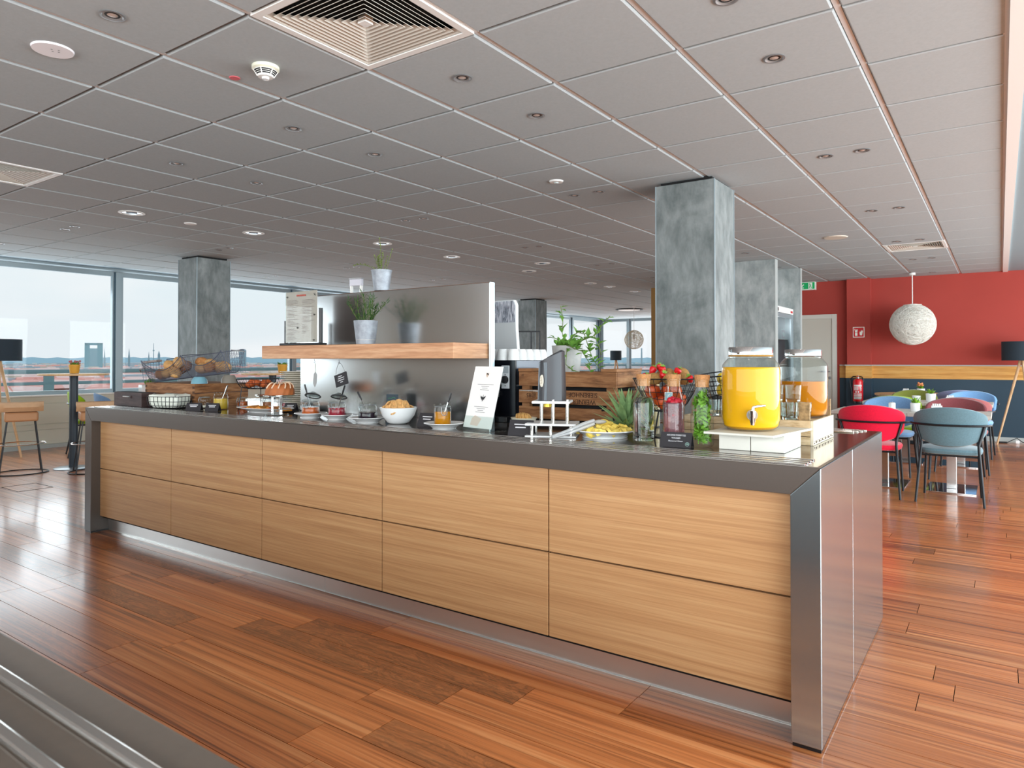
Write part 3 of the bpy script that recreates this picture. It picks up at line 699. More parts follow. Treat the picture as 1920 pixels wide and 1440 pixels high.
# hanging tags
t = thing('hanging_tag', 'black slate tag hanging tilted from the oak shelf by a wire', 'tag', (-3.24, 2.823, 1.243))
m_ = MB(); m_.M = at(.013, 0, -.098) @ rot('Y', -.27); m_.box(-.055, -.002, -.038, .055, .002, .036); m_.build('slate', M.card, t, smooth=False)
MB().tube([(-.036, 0, -.078), (-.032, 0, -.04), (-.014, 0, -.006), (0, 0, 0), (.016, 0, -.008), (.034, 0, -.036), (.045, 0, -.058)], .0016, 5).build('wire', M.ring, t)
q = MB(); q.M = at(.013, -.0025, -.098) @ rot('Y', -.27)
for k, (a, b_) in enumerate(((-.022, .014), (-.026, .030), (-.03, .028), (-.01, .014))): q.box(a, -.0004, .018 - k * .012, b_, 0, .0225 - k * .012)
q.build('print_lines', M.cardtx, t, smooth=False)
t = thing('hanging_tag', 'small white paper tag hanging edge-on from the left hook of the shelf', 'tag', (-3.465, 2.823, 1.243))
MB().tube([(0, 0, 0), (.004, 0, -.018), (-.004, .004, -.03), (.006, 0, -.045), (-.004, 0, -.062)], .0018, 5).build('string', M.stem, t)
m_ = MB(); m_.M = at(.0, 0, -.10) @ rot('Z', 2.0) @ rot('Y', .15); m_.add([(-.024, 0, .03), (.0, 0, .045), (.024, 0, .03), (.024, 0, -.025), (.004, 0, -.052), (-.024, 0, -.03), (-.024, .001, .03), (.0, .001, .045), (.024, .001, .03), (.024, .001, -.025), (.004, .001, -.052), (-.024, .001, -.03)], [(0, 1, 2, 3, 4, 5), (11, 10, 9, 8, 7, 6)])
m_.build('paper', M.paper, t, smooth=False)

# dark wooden box, napkin basket, wine crate
t = thing('wooden_box', 'dark wooden box with metal label holder at the left end of the counter', 'box', (-5.36, 2.675, Z))
M.dkwood = wood('dark_box_wood', c(40, 30, 30), c(66, 50, 50), c(86, 70, 66), (4, 4, 30), .6)
MB().box(-.205, -.055, 0, .205, .055, .104).build('body', M.dkwood, t, .002, False); MB().box(-.19, -.045, .1045, .19, .045, .1055).build('inside', M.dark, t, smooth=False)
m_ = MB().box(-.055, -.059, .062, .055, -.055, .082); m_.build('label_holder', M.dkwood, t); MB().tube([(-.05, -.061, .074), (.05, -.061, .074)], .006, 8).build('handle', M.rail, t)
t = thing('napkin_basket', 'black wire basket lined with a white napkin at the left end of the counter', 'basket', (-4.90, 2.692, Z), .38)
hx, hy, hh = .128, .082, .085
m_ = MB(); xs2 = [-hx + 2 * hx * k / 8 for k in range(9)]
def rrect(hx, hy, z, r=.03, n=4):
    P = []
    for cx_, cy2, a0 in ((hx - r, hy - r, 0), (-hx + r, hy - r, PI / 2), (-hx + r, -hy + r, PI), (hx - r, -hy + r, 1.5 * PI)):
        for k in range(n + 1): P.append((cx_ + r * math.cos(a0 + k * PI / 2 / n), cy2 + r * math.sin(a0 + k * PI / 2 / n), z))
    return P
for z, s_ in ((.004, .80), (.02, .94), (.05, 1.0), (.085, 1.02)): m_.tube(rrect(hx * s_, hy * s_, z), .0022, 5, True)
for x in xs2[1:-1]:
    for sy in (-1, 1): m_.tube([(x * .8, sy * hy * .8, .004), (x * .94, sy * hy * .94, .02), (x, sy * hy, .05), (x * 1.02, sy * hy * 1.02, .085)], .0016, 4)
for k in range(-2, 3):
    for sx in (-1, 1): y = k * .036; m_.tube([(sx * hx * .8, y * .8, .004), (sx * hx * .94, y * .94, .02), (sx * hx, y, .05), (sx * hx * 1.02, y, .085)], .0016, 4)
m_.build('wire_frame', M.blackm, t)
m_ = MB(); rows = [rrect(hx * .78, hy * .78, .008), rrect(hx * .91, hy * .91, .024), rrect(hx * .97, hy * .97, .052), rrect(hx * .985, hy * .97, .084)]
n = len(rows[0]); 
for i, p in enumerate(rows[3]): rows[3][i] = (p[0], p[1], .088 + .010 * math.sin(i * 1.9))
rows.append([(p[0] * .8, p[1] * .75, .095 + .012 * math.sin(i * 1.3 + 1)) for i, p in enumerate(rows[3])])
vs = [p for r_ in rows for p in r_]; fs = [(a * n + i, a * n + (i + 1) % n, (a + 1) * n + (i + 1) % n, (a + 1) * n + i) for a in range(4) for i in range(n)] + [tuple(range(n))[::-1], tuple(4 * n + i for i in range(n))]
m_.add(vs, fs).build('napkin', pm('napkin_white', c(236, 240, 228), .8), t)
t = thing('wine_crate', 'wooden wine crate lying upside down under the bread basket', 'crate', (-5.125, 3.03, Z))
MB().box(-.345, -.22, .054, .345, .22, .172).build('box', M.crate, t, .002, False)
for sx in (-1, 1):
    q = MB()
    for k in range(3): q.box(sx * .345 - (.028 if sx > 0 else 0), -.2206, .066 + k * .035, sx * .345 + (0 if sx > 0 else .028), -.2198, .083 + k * .035)
    q.build('finger_joint', pm('joint_dark', c(84, 54, 34), .8), t, smooth=False)
MB().box(.345, -.22, .102, .3458, .22, .106).build('board_joint', M.dkwood, t, smooth=False)
for sx in (-1, 1): MB().box(sx * .31 - .03, -.2, 0, sx * .31 + .03, .2, .054).build('foot_block', M.crate, t, smooth=False)
MB().box(-.27, -.15, 0, .27, .2, .054).build('shade_core', M.dark, t, smooth=False)  # black block standing in for the shadow under the crate
# cups under the basket
def cup(root, mat, r, h):
    MB().lathe([(0, h), (r * .62, h), (r * .66, h - .004), (r * .9, h * .55), (r, 0), (r - .004, 0), (r * .86, h * .55), (r * .6, h - .008), (0, h - .008)], n=24).build('bowl', mat, root)
WB = (-5.0, 2.99, Z + .172)
t = thing('support_cup', 'light blue cup turned upside down under the wire bread basket', 'cup', (-4.845, 2.885, Z + .1722)); cup(t, pm('cup_blue', c(118, 168, 184), .4), .058, .050)
t = thing('support_cup', 'taupe cup turned upside down under the right end of the wire bread basket', 'cup', (-4.80, 3.10, Z + .1722)); cup(t, pm('cup_taupe', c(132, 126, 116), .45), .06, .060)
M.wire = pm('wire_grey', c(96, 102, 118), .4, .5)
# wire bread basket, two scooped bays, tilted
bb = thing('bread_basket', 'large tilted wire bread basket with two scooped bays on the wine crate', 'basket', (-5.075, 2.985, Z + .213))
TB = rot('Z', .38) @ rot('Y', -.11)
NS, NU = 65, 25
def bshape(s, u_):
    # s along the length 0..1, u_ around the section: 0 front rim .. 1 back rim
    x = -.35 + .70 * s
    bay = abs(math.sin(PI * (s * 2))) ** .8
    hf = .170 - .095 * bay if .01 < s < .99 else .168
    hb = .178
    ang = u_
    y = -.125 + .25 * u_
    fl = max(0, 1 - abs(2 * u_ - 1) ** 2.6)
    rimz = hf if u_ < .5 else hb
    z = rimz * (1 - fl) ** 1.0
    endz = (abs(2 * s - 1) ** 14) * .0
    return TB @ Vector((x * (1 - .05 * (1 - fl) * 0), y * (1 + .12 * (1 - fl)), z + endz))
m_ = MB()
for i in range(NS):
    s = i / (NS - 1); m_.tube([bshape(s, j / (NU - 1)) for j in range(NU)], .0013 if i % 32 else .0026, 4)
m_.build('rib_wires', M.wire, bb)
m_ = MB()
for j in range(NU): m_.tube([bshape(i / (NS - 1), j / (NU - 1)) for i in range(NS)], .0013 if j not in (0, NU - 1) else .0032, 4 if j not in (0, NU - 1) else 6)
m_.build('long_wires', M.wire, bb)
m_ = MB()
for s in (0, 1):
    for k in range(7):
        z = .016 + k * .025; m_.tube([TB @ Vector((-.36 + .72 * s, -.125 * (1.0), z)), TB @ Vector((-.36 + .72 * s, .125, z))], .0013, 4)
    for k in range(9): m_.tube([TB @ Vector((-.36 + .72 * s, -.12 + .03 * k, 0)), TB @ Vector((-.36 + .72 * s, -.12 + .03 * k, .170))], .0013, 4)
m_.build('end_wires', M.wire, bb)
m_ = MB(); m_.tube([TB @ Vector((0, -.125, .168)), TB @ Vector((0, 0, .176)), TB @ Vector((0, .125, .176))], .003, 6)
for k in range(7): m_.tube([TB @ Vector((0, -.12 + .04 * k, .0)), TB @ Vector((0, -.12 + .04 * k, .172))], .0012, 4)
m_.build('divider', M.wire, bb)
m_ = MB(); m_.M = TB; m_.box(-.44, -.035, .155, -.30, .025, .17); m_.build('wooden_handle', pm('handle_wood', c(150, 140, 136), .6), bb)
m_ = MB(); m_.M = TB; m_.tube([(-.35, -.1, .11), (-.41, -.09, .105), (-.43, -.06, .09), (-.41, -.03, .085), (-.35, -.02, .09)], .006, 6); m_.build('wire_handle', M.ring, bb)
m_ = MB(); m_.M = TB; m_.tube([(.35, -.02, .17), (.40, 0, .16), (.43, .03, .15), (.35, .06, .17)], .005, 6); m_.build('wire_handle', M.ring, bb)
M.crust = pm('bread_crust', c(206, 160, 104), .8, var=(28, .35), bump=(60, .6)); M.crust2 = pm('bread_crust_dark', c(182, 126, 74), .8, var=(30, .35), bump=(60, .6))
rolls = [(-.27, -.03, .05), (-.20, -.05, .055), (-.13, -.05, .05), (-.24, .04, .07), (-.16, .04, .075), (-.20, -.01, .115), (-.09, .02, .10), (-.10, -.03, .13), (.09, -.02, .06), (.16, -.03, .06), (.12, .04, .09), (.20, .03, .055), (.06, .03, .11), (.27, .0, .05)]
for k, (x, y, z) in enumerate(rolls):
    m_ = MB(); m_.ell((0, 0, 0), (.055, .047, .040), 14, 9)
    RQ = random.Random(k)
    for v in m_.v:
        v *= 1 + .09 * math.sin(v.x * 150 + k) * math.sin(v.y * 130 + 2 * k) + .03 * RQ.uniform(-1, 1)
    o = m_.build('bread_roll', M.crust if k % 3 else M.crust2); o.location = Vector(bb.location) + (TB @ Vector((x, y, z * .92 + .006))); o.rotation_euler = (RQ.uniform(-.5, .5), RQ.uniform(-.5, .5), RQ.uniform(0, 3))
    left = x < 0
    tag(o, 'crusty bread roll in the %s bay of the wire basket' % ('left' if left else 'right'), 'bread roll', 'bread rolls in the left bay' if left else 'bread rolls in the right bay')
# jars
def jar(root, r, h, fill, mat, neck=.86, clip=True, fl_r=.94):
    MB().lathe([(0, .002), (r * .92, .002), (r, .01), (r, h * .68), (r * .97, h * .76), (r * neck, h * .84), (r * neck, h * .9), (r * (neck + .08), h * .92), (r * (neck + .08), h * .985), (r * neck, h)], n=28).build('glass_body', M.jarglass, root)
    MB().lathe([(0, .005), (r * .9, .005), (r * fl_r, .012), (r * fl_r, fill - .003), (r * (fl_r - .03), fill), (0, fill)], n=24).build('contents', mat, root)
    if clip:
        MB().tube([(r * neck * math.cos(a * PI / 8), r * neck * math.sin(a * PI / 8), h * .87) for a in range(16)], .0018, 5, True).build('wire_ring', M.ring, root)
        MB().tube([(-.012, -r * neck, h * .87), (-.014, -r * 1.05, h * .6), (-.007, -r * 1.08, h * .5), (.007, -r * 1.08, h * .5), (.014, -r * 1.05, h * .6), (.012, -r * neck, h * .87)], .0018, 5).build('wire_clip', M.ring, root)
def spoon(x, y, z, L, tilt, az, label, mat=None):
    t = thing('spoon', label, 'spoon', (x, y, z)); Q = rot('Z', az) @ rot('Y', tilt)
    m_ = MB(); m_.M = Q; m_.tube([(0, 0, .0), (0, 0, L * .6)], [.0022, .003], 6); m_.build('stem', M.chrome, t)
    m_ = MB(); m_.M = Q; m_.tube([(0, 0, L * .6), (0, 0, L * .8), (0, 0, L)], [.0035, .0058, .0048], 8); m_.build('handle', mat or M.black, t)
    m_ = MB(); m_.M = Q; m_.ell((0, 0, -.006), (.009, .003, .014), 10, 6); m_.build('bowl', M.chrome, t)
    return t
mustard = pm('mustard', c(206, 168, 48), .35); honey = pm('honey', c(214, 138, 22), .15, trans=.35, ior=1.3)
jr = pm('jam_apricot', c(176, 84, 36), .2, var=(50, .35)); jd = pm('jam_cherry', c(140, 24, 44), .2, var=(50, .35)); jb = pm('jam_blackberry', c(34, 20, 32), .2, var=(50, .4))
t = thing('mustard_jar', 'open glass jar of yellow mustard with spoon beside the black cards', 'jar', (-4.50, 2.84, Z)); jar(t, .050, .12, .075, mustard, clip=False)
spoon(-4.495, 2.84, Z + .05, .13, .45, .3, 'steel spoon standing in the yellow mustard jar', M.chrome)
t = thing('glass_jar', 'small nearly empty glass jar left of the mustard jar', 'jar', (-4.715, 2.85, Z)); jar(t, .04, .088, .02, pm('cream', c(226, 220, 206), .4))
def plate(root, r, h, mat=None, n=40, sx=1, sy=1):
    MB().lathe([(0, 0), (r * .55, 0), (r * .6, .004), (r * .7, h * .5), (r, h), (r * .99, h + .003), (r * .72, h * .62), (r * .6, h * .4), (0, h * .38)], n=n, sx=sx, sy=sy).build('dish', mat or M.porc, root)
    MB().lathe([(r * .54, 0), (r * .57, 0), (r * .57, .005), (r * .54, .005), (r * .54, 0)], n=n, sx=sx, sy=sy).build('foot_ring', mat or M.porc, root)
def tent(x, y, rz, w_, h, label, lines=2, body=None):
    t = thing('tent_card', label, 'card', (x, y, Z), rz); a = .42
    d = h * math.tan(a)
    m_ = MB(); m_.add([(-w_ / 2, -d, 0), (w_ / 2, -d, 0), (w_ / 2, 0, h), (-w_ / 2, 0, h), (-w_ / 2, -d + .0015, 0), (w_ / 2, -d + .0015, 0), (w_ / 2, 0, h - .003), (-w_ / 2, 0, h - .003)], [(0, 1, 2, 3), (7, 6, 5, 4), (0, 3, 7, 4), (1, 5, 6, 2), (0, 4, 5, 1), (3, 2, 6, 7)]); m_.build('front_leaf', M.card, t, smooth=False)
    m_ = MB(); m_.add([(-w_ / 2, d, 0), (w_ / 2, d, 0), (w_ / 2, 0, h), (-w_ / 2, 0, h), (-w_ / 2, d - .0015, 0), (w_ / 2, d - .0015, 0), (w_ / 2, 0, h - .003), (-w_ / 2, 0, h - .003)], [(3, 2, 1, 0), (4, 5, 6, 7), (4, 7, 3, 0), (2, 6, 5, 1), (1, 5, 4, 0), (7, 6, 2, 3)]); m_.build('back_leaf', M.card, t, smooth=False)
    if body:
        th_ = PI / 2 - a
        for txt, fz, sz in body: text('lettering', txt, sz, M.cardtx, (0, -d * (1 - fz) - .0012, h * fz), (th_, 0, 0), t)
    else:
        q = MB()
        for k in range(lines):
            fz = .68 - .18 * k; y_ = -d * (1 - fz) - .0006; l = w_ * (.28 - .06 * k); q.add([(-l, y_ - .001, h * fz), (l, y_ - .001, h * fz), (l, y_ + .0015, h * fz + .005), (-l, y_ + .0015, h * fz + .005)], [(0, 1, 2, 3)])
        q.build('print_lines', M.cardtx, t, smooth=False, recalc=False)
    return t
tent(-4.50, 2.645, .55, .105, .055, 'black tent card left of the other, before the mustard jar'); tent(-4.36, 2.695, .5, .095, .055, 'black tent card right before the yellow mustard jar')
tent(-3.93, 3.0, .35, .09, .055, 'black tent card behind the glass cake stand, before the plate stack')
tent(-2.46, 2.745, .05, .115, .068, 'black tent card between cookie bowl and honey jar')
tent(-1.797, 2.640, .25, .115, .072, 'black tent card before the small bread slice bowl', 2)
tc_ = tent(-1.058, 2.652, .10, .125, .058, 'black tent card before the raspberry water bottle', 2, [('AROMATISIERTES', .80, .0098), ('WASSER', .62, .0098), ('Flavoured Water', .42, .0085)])
q = MB(); q.M = at(.047, -.0195, .0145) @ rot('X', PI / 2 - .42); q.tube([(.0075 * math.cos(k * PI / 8), .0075 * math.sin(k * PI / 8), 0) for k in range(16)], .0008, 4, True); q.box(-.005, -.001, -.0002, .005, .0005, .0004).box(-.004, .002, -.0002, .004, .0032, .0004); q.build('print_emblem', pm('emblem_green', c(150, 186, 176), .7), tc_)
# platter of pastries
t = thing('serving_platter', 'long white platter of golden pastry slices beside the cake stand', 'platter', (-4.02, 2.86, Z), .05); plate(t, .25, .028, M.porc, 44, 1, .5)
M.pastry = pm('pastry', c(206, 132, 48), .6, var=(60, .35), bump=(80, .4)); M.pastry2 = pm('pastry_red', c(190, 92, 44), .6, var=(60, .35))
for k in range(11):
    x = -.20 + k * .040; m_ = MB(); m_.prism([(-.03, 0), (.03, 0), (.026, .010), (0, .016 + .004 * (k % 3)), (-.024, .012)], -.045, .045)
    o = m_.build('pastry_slice', M.pastry if k % 4 else M.pastry2, None, .003); o.location = (-4.02 + x * .9, 2.86 + .02 * math.sin(k * 2.1), Z + .0125 + .006 * (k % 2)); o.rotation_euler = (0, .1 * (k % 2), .3 * math.sin(k * 1.7))
    tag(o, 'golden pastry slice on the long white platter', 'pastry', 'pastry slices on the platter')
# little jars and wire basket behind
for k, (x, y, mt_, lb) in enumerate(((-4.45, 2.98, jr, 'small jar of brown spread behind the mustard jar'), (-4.25, 3.05, pm('chutney', c(150, 84, 40), .4), 'small jar of chutney behind the pastry platter'), (-4.05, 3.05, jd, 'small jar of dark red jam behind the cake stand'))):
    t = thing('condiment_jar', lb, 'jar', (x, y, Z)); jar(t, .038, .085, .05, mt_)
t = thing('serving_tongs', 'small steel tongs lying across the jars behind the platter', 'tongs', (-4.15, 3.05, Z + .086)); m_ = MB()
for s_ in (-1, 1): MB().tube([(-.06, .01 * s_, .008), (0, .014 * s_, .002), (.07, .02 * s_, 0)], .004, 6).build('arm', M.chrome, t)
t = thing('wire_bowl', 'shallow black wire bowl of pastries on legs behind the cake stand', 'basket', (-4.38, 3.06, Z)); m_ = MB()
for r, z in ((.152, .21), (.14, .18), (.115, .15), (.08, .14)): m_.tube([(r * math.cos(k * PI / 12), r * math.sin(k * PI / 12), z) for k in range(24)], .0022 if r > .15 else .0015, 5, True)
for k in range(24): a = k * PI / 12; m_.tube([(.152 * math.cos(a), .152 * math.sin(a), .21), (.14 * math.cos(a), .14 * math.sin(a), .18), (.115 * math.cos(a), .12 * math.sin(a), .15), (.02 * math.cos(a), .02 * math.sin(a), .138)], .0014, 4)
m_.build('wire_mesh', M.blackm, t); m_ = MB()
for k in range(3): a = k * 2 * PI / 3 + .3; MB().tube([(.12 * math.cos(a), .12 * math.sin(a), .15), (.14 * math.cos(a), .14 * math.sin(a), 0)], .003, 5).build('leg', M.blackm, t)
for k in range(6):
    a = k * 1.1; m_ = MB().ell((0, 0, 0), (.038, .028, .022), 12, 7)
    for v in m_.v: v.z *= 1 + .2 * math.sin(v.x * 180)
    o = m_.build('pastry', M.pastry2); o.location = (-4.38 + .055 * math.cos(a), 3.06 + .055 * math.sin(a), Z + .172 + .014 * (k % 2)); o.rotation_euler = (0, 0, a)
    tag(o, 'brown pastry in the wire bowl behind the cake stand', 'pastry', 'pastries in the wire bowl')
# glass cake stand and bundt cake
t = thing('cake_stand', 'clear glass cake stand with thick square stem carrying a ring cake', 'cake stand', (-3.745, 2.75, Z))
M.clear = pm('clear_solid_glass', (.96, .98, .98, 1), .02, trans=1, ior=1.45)
MB().lathe([(0, .118), (.128, .118), (.131, .122), (.131, .127), (.12, .127), (0, .126)], n=40).build('top_plate', M.jarglass, t); m_ = MB(); m_.M = rot('Z', .5); m_.box(-.026, -.026, .008, .026, .026, .118); m_.build('stem', M.clear, t, .002, False)
MB().lathe([(0, 0), (.076, 0), (.076, .006), (.03, .009), (0, .009)], n=32).build('foot', M.jarglass, t)
t = thing('bundt_cake', 'cut ring cake with sugar ridges on the glass cake stand', 'cake', (-3.72, 2.75, Z + .1278), .4)
M.cake = pm('bundt_crust', c(168, 96, 50), .6, var=(16, .25)); M.crumb = pm('cake_crumb', c(196, 120, 66), .8, var=(50, .3)); M.sugar = pm('icing', c(236, 206, 176), .5)
def bundt(a0, a1, nm, dz=0):
    m_ = MB(); NA, NP = 40, 12; vs = []; 
    for i in range(NA + 1):
        a = a0 + (a1 - a0) * i / NA; fl = .93 + .07 * math.cos(a * 14)
        for j in range(NP):
            p = PI * j / (NP - 1); r = .058 + .036 * math.cos(p) * fl; z = .075 * (math.sin(p) ** .8) * fl; tw = a + .35 * z / .075
            vs.append((r * math.cos(tw), r * math.sin(tw), z))
    fs = [(i * NP + j, (i + 1) * NP + j, (i + 1) * NP + (j + 1) % NP, i * NP + (j + 1) % NP) for i in range(NA) for j in range(NP)] + [tuple(range(NP)), tuple(NA * NP + j for j in range(NP))[::-1]]
    m_.add(vs, fs); return m_.build(nm, M.cake, t)
bundt(-2.35, 2.0, 'cake_ring')
m_ = MB()
for k in range(10):
    a = -2.2 + k * .449; fl = 1.0
    m_.tube([((.058 + .0375 * math.cos(p)) * math.cos(a + .35 * math.sin(p) ** .8), (.058 + .0375 * math.cos(p)) * math.sin(a + .35 * math.sin(p) ** .8), .0765 * math.sin(p) ** .8) for p in (.5, .8, 1.1, 1.4, 1.7, 2.1)], .0042, 6)
m_.build('icing_ridges', M.sugar, t)
for k, (a, tx) in enumerate(((2.25, -.012), (2.7, -.026), (3.2, -.04))):
    m_ = MB(); prof = [(.058 + .036 * math.cos(PI * j / 10), .072 * math.sin(PI * j / 10) ** .8) for j in range(11)]
    m_.M = rot('Z', a) @ rot('X', .25 + .22 * k); m_.prism(prof, -.010, .010); m_.build('cake_slice', M.crumb, t, .001)
# stack of plates
for k in range(19):
    if k == 0:
        p0 = thing('breakfast_plate', 'lowest cream plate of the tall stack behind the cake stand', 'plate', (-4.205, 3.245, Z), 0, 'stack of cream breakfast plates')
        plate(p0, .105, .016, M.china, 36)
    else: dup(p0, (-4.205 + .001 * math.sin(k * 2.3), 3.245 + .001 * math.cos(k * 1.7), Z + k * .0136), None, 'topmost cream plate of the tall stack behind the cake stand' if k == 18 else 'cream plate in the tall stack behind the cake stand')
# jam jars on plates
for nm, px, py, r, mt_, fill, lid, sa, saz, lb in (('jam_jar', -3.41, 2.745, .097, jr, .042, True, -.28, .4, 'orange apricot jam, first'), ('jam_jar', -3.185, 2.755, .092, jd, .048, True, .3, .4, 'dark red cherry jam'), ('jam_jar', -2.885, 2.715, .104, jb, .036, False, -.5, .4, 'black berry jam, no lid')):
    cname = 'orange' if lid and px < -3.3 else ('red' if lid else 'black')
    t = thing('side_plate', 'white plate under the jar of %s jam' % cname, 'plate', (px, py, Z)); plate(t, r, .026)
    t = thing(nm, 'clip glass jar of %s jam on a white plate' % cname, 'jar', (px, py, Z + .0105), .45)
    jar(t, .0535, .098, fill + .01, mt_)
    if lid:
        q = MB(); q.M = at(0, .028, .118) @ rot('X', -.32) if cname == 'red' else at(0, .03, .118) @ rot('X', -.38)
        q.lathe([(0, .012), (.02, .013), (.035, .012), (.046, .006), (.048, .0), (.04, -.002), (.034, .006), (0, .008)], n=28); lo = q.build('lid', M.lidglass, t)
        q2 = MB(); q2.M = q.M; q2.tube([(.046 * math.cos(k * PI / 12), .046 * math.sin(k * PI / 12), -.001) for k in range(24)], .0036, 8, True); q2.build('rubber_seal', M.black, lo)
        q3 = MB(); q3.M = q.M; q3.lathe([(0, .014), (.018, .014), (.018, .021), (0, .022)], n=18); q3.build('knob', M.lidglass, lo)
    spoon(px + .004, py, Z + .05, .155 if lid else .135, sa, saz, 'black handled spoon standing in the jar of %s jam' % cname)
# cookie bowl
t = thing('cookie_bowl', 'white bowl heaped with waffle cookies in the middle of the counter', 'bowl', (-2.69, 2.755, Z))
MB().lathe([(0, 0), (.045, 0), (.06, .008), (.088, .045), (.103, .089), (.099, .089), (.085, .048), (.055, .014), (0, .012)], n=40).build('dish', M.porc, t)
M.cookie = pm('waffle_cookie', c(212, 166, 106), .75, var=(70, .3))
mc = MB(); NQ = 9
mc.lathe([(0, -.004), (.026, -.004), (.029, 0), (.026, .004), (0, .004)], n=18)
for k in range(-3, 4):
    L = math.sqrt(max(.0, .026 ** 2 - (k * .0075) ** 2))
    mc.box(-L, k * .0075 - .0012, .004, L, k * .0075 + .0012, .0055); mc.box(k * .0075 - .0012, -L, .004, k * .0075 + .0012, L, .0055)
cme = mc.mesh('waffle_cookie', False); cme.materials.append(M.cookie)
RC = random.Random(9)
for k in range(26):
    a = k * 2.4; rr = .012 + .07 * math.sqrt((k % 13) / 13) * (1 if k < 13 else .62); zz = .072 if k < 13 else .092
    o = bpy.data.objects.new('waffle_cookie', cme); COL.objects.link(o)
    o.location = (-2.69 + rr * math.cos(a), 2.755 + rr * math.sin(a), Z + zz + .018 * (1 - rr / .08)); o.rotation_euler = (RC.uniform(.5, 1.4), RC.uniform(-.5, .5), a + RC.uniform(-.6, .6) + (PI / 2))
    tag(o, 'round waffle cookie heaped in the white bowl', 'cookie', 'waffle cookies in the white bowl')
t = thing('slate_card', 'black card with green chalk writing standing behind the cookie bowl', 'card', (-2.975, 2.985, Z), .1)
m_ = MB(); m_.M = rot('X', -.08); m_.box(-.043, 0, 0, .043, .004, .142); m_.build('board', pm('slate_blue', c(52, 66, 76), .6), t, smooth=False)
m_ = MB(); m_.M = rot('X', -.08); RG = random.Random(4)
for r_ in range(3): m_.tube([(-.028 + k * .006, -.001, .12 - r_ * .017 + RG.uniform(-.004, .004)) for k in range(10 if r_ < 2 else 6)], .0012, 4)
m_.build('chalk_writing', pm('chalk_green', c(60, 150, 84), .7), t)
MB().box(-.02, .004, 0, .02, .05, .004).build('foot', M.card, t, smooth=False)
# honey
t = thing('saucer_plate', 'white plate under the honey jar', 'plate', (-2.315, 2.70, Z)); plate(t, .104, .026)
t = thing('honey_jar', 'clip glass jar of golden honey on a white plate', 'jar', (-2.33, 2.705, Z + .0105), 0.9); jar(t, .044, .113, .073, honey, .93)
spoon(-2.325, 2.705, Z + .055, .13, .32, .5, 'black handled spoon standing in the honey jar')
# leaflet
t = thing('leaflet_stand', 'white printed leaflet leaning in a clear acrylic holder', 'leaflet', (-2.108, 2.70, Z), -.18)
Q = rot('X', -.27)
m_ = MB(); m_.M = Q; m_.box(-.103, 0, .012, .103, .0012, .325); m_.build('leaflet', M.paper, t, smooth=False)
m_ = MB(); m_.M = Q; m_.box(-.106, -.004, .004, .106, -.002, .07).box(-.106, .0018, .004, .106, .004, .32); m_.build('acrylic_holder', M.jarglass, t, smooth=False)
m_ = MB(); m_.box(-.106, -.02, 0, .106, .10, .003); m_.build('acrylic_foot', M.jarglass, t, smooth=False)
q = MB(); q.M = Q
for z, l in ((.232, .058), (.222, .028), (.213, .02), (.204, .032), (.118, .05), (.109, .03), (.100, .02), (.091, .034)): q.box(-l, -.0008, z, l, -.0002, z + .0017)
q.build('print_lines', M.ink, t, smooth=False)
q = MB(); q.M = Q
for s_ in (-1, 1):
    q.add([(s_ * .003, -.0008, .166), (s_ * .019, -.0008, .176), (s_ * .016, -.0008, .163), (s_ * .003, -.0008, .158)], [(0, 1, 2, 3)]); q.add([(s_ * .003, -.0008, .160), (s_ * .013, -.0008, .160), (s_ * .008, -.0008, .153)], [(0, 1, 2)])
q.add([(-.003, -.0009, .172), (.003, -.0009, .172), (.004, -.0009, .155), (0, -.0009, .144), (-.004, -.0009, .155)], [(0, 1, 2, 3, 4)]); q.tube([(0, -.0008, .172), (.001, -.0008, .18)], .0006, 4)
q.build('print_bee', M.inkd, t, smooth=False, recalc=False)
q = MB(); q.M = Q; q.add([(-.010, -.0007, .292), (.010, -.0007, .292), (.010, -.0007, .280), (0, -.0007, .268), (-.010, -.0007, .280)], [(0, 1, 2, 3, 4)]); q.build('print_crest', pm('crest', c(206, 184, 164), .7), t, smooth=False, recalc=False)
q = MB(); q.M = Q; q.box(-.006, -.0012, .284, .002, -.0008, .291).box(.002, -.0012, .281, .008, -.0008, .288); q.build('print_mark', M.inkd, t, smooth=False)
q = MB(); q.M = Q; q.add([(-.055, -.0007, .025), (.0, -.0007, .022), (.02, -.0007, .06), (-.03, -.0007, .075), (-.05, -.0007, .06)], [(0, 1, 2, 3, 4)]); q.build('print_blush', pm('print_blush', c(232, 210, 198), .8), t, smooth=False, recalc=False)
# coffee machine with cups
t = thing('coffee_machine', 'black coffee machine with control knob behind the steel panel', 'coffee machine', (-2.385, 3.425, Z))
MB().box(-.165, -.215, 0, .164, .195, .345).build('body', pm('machine_window_sheen', c(52, 62, 76), .18, .2), t, .004, False)  # blue tint paints the window reflection onto the black casing
MB().box(-.165, -.225, 0, .165, -.2155, .345).build('front', pm('machine_black', c(12, 14, 20), .2), t, .002, False)
MB().box(.070, -.230, .185, .125, -.2255, .315).build('control_plate', pm('control_grey', c(196, 202, 206), .35), t, .002, False)
m_ = MB(); m_.M = at(.097, -.231, .235) @ rot('X', PI / 2); m_.lathe([(0, 0), (.023, 0), (.021, .012), (0, .013)], n=20); m_.build('knob', M.black, t)
q = MB(); q.box(.075, -.2312, .272, .12, -.2303, .310); q.build('display', pm('display_grey', c(150, 160, 166), .3), t, smooth=False)
q = MB(); q.add([(.092, -.2308, .262), (.102, -.2308, .262), (.097, -.2308, .268)], [(0, 1, 2)]); q.add([(.092, -.2308, .203), (.102, -.2308, .203), (.097, -.2308, .196)], [(0, 1, 2)]); q.build('print_arrows', M.inkd, t, smooth=False, recalc=False)
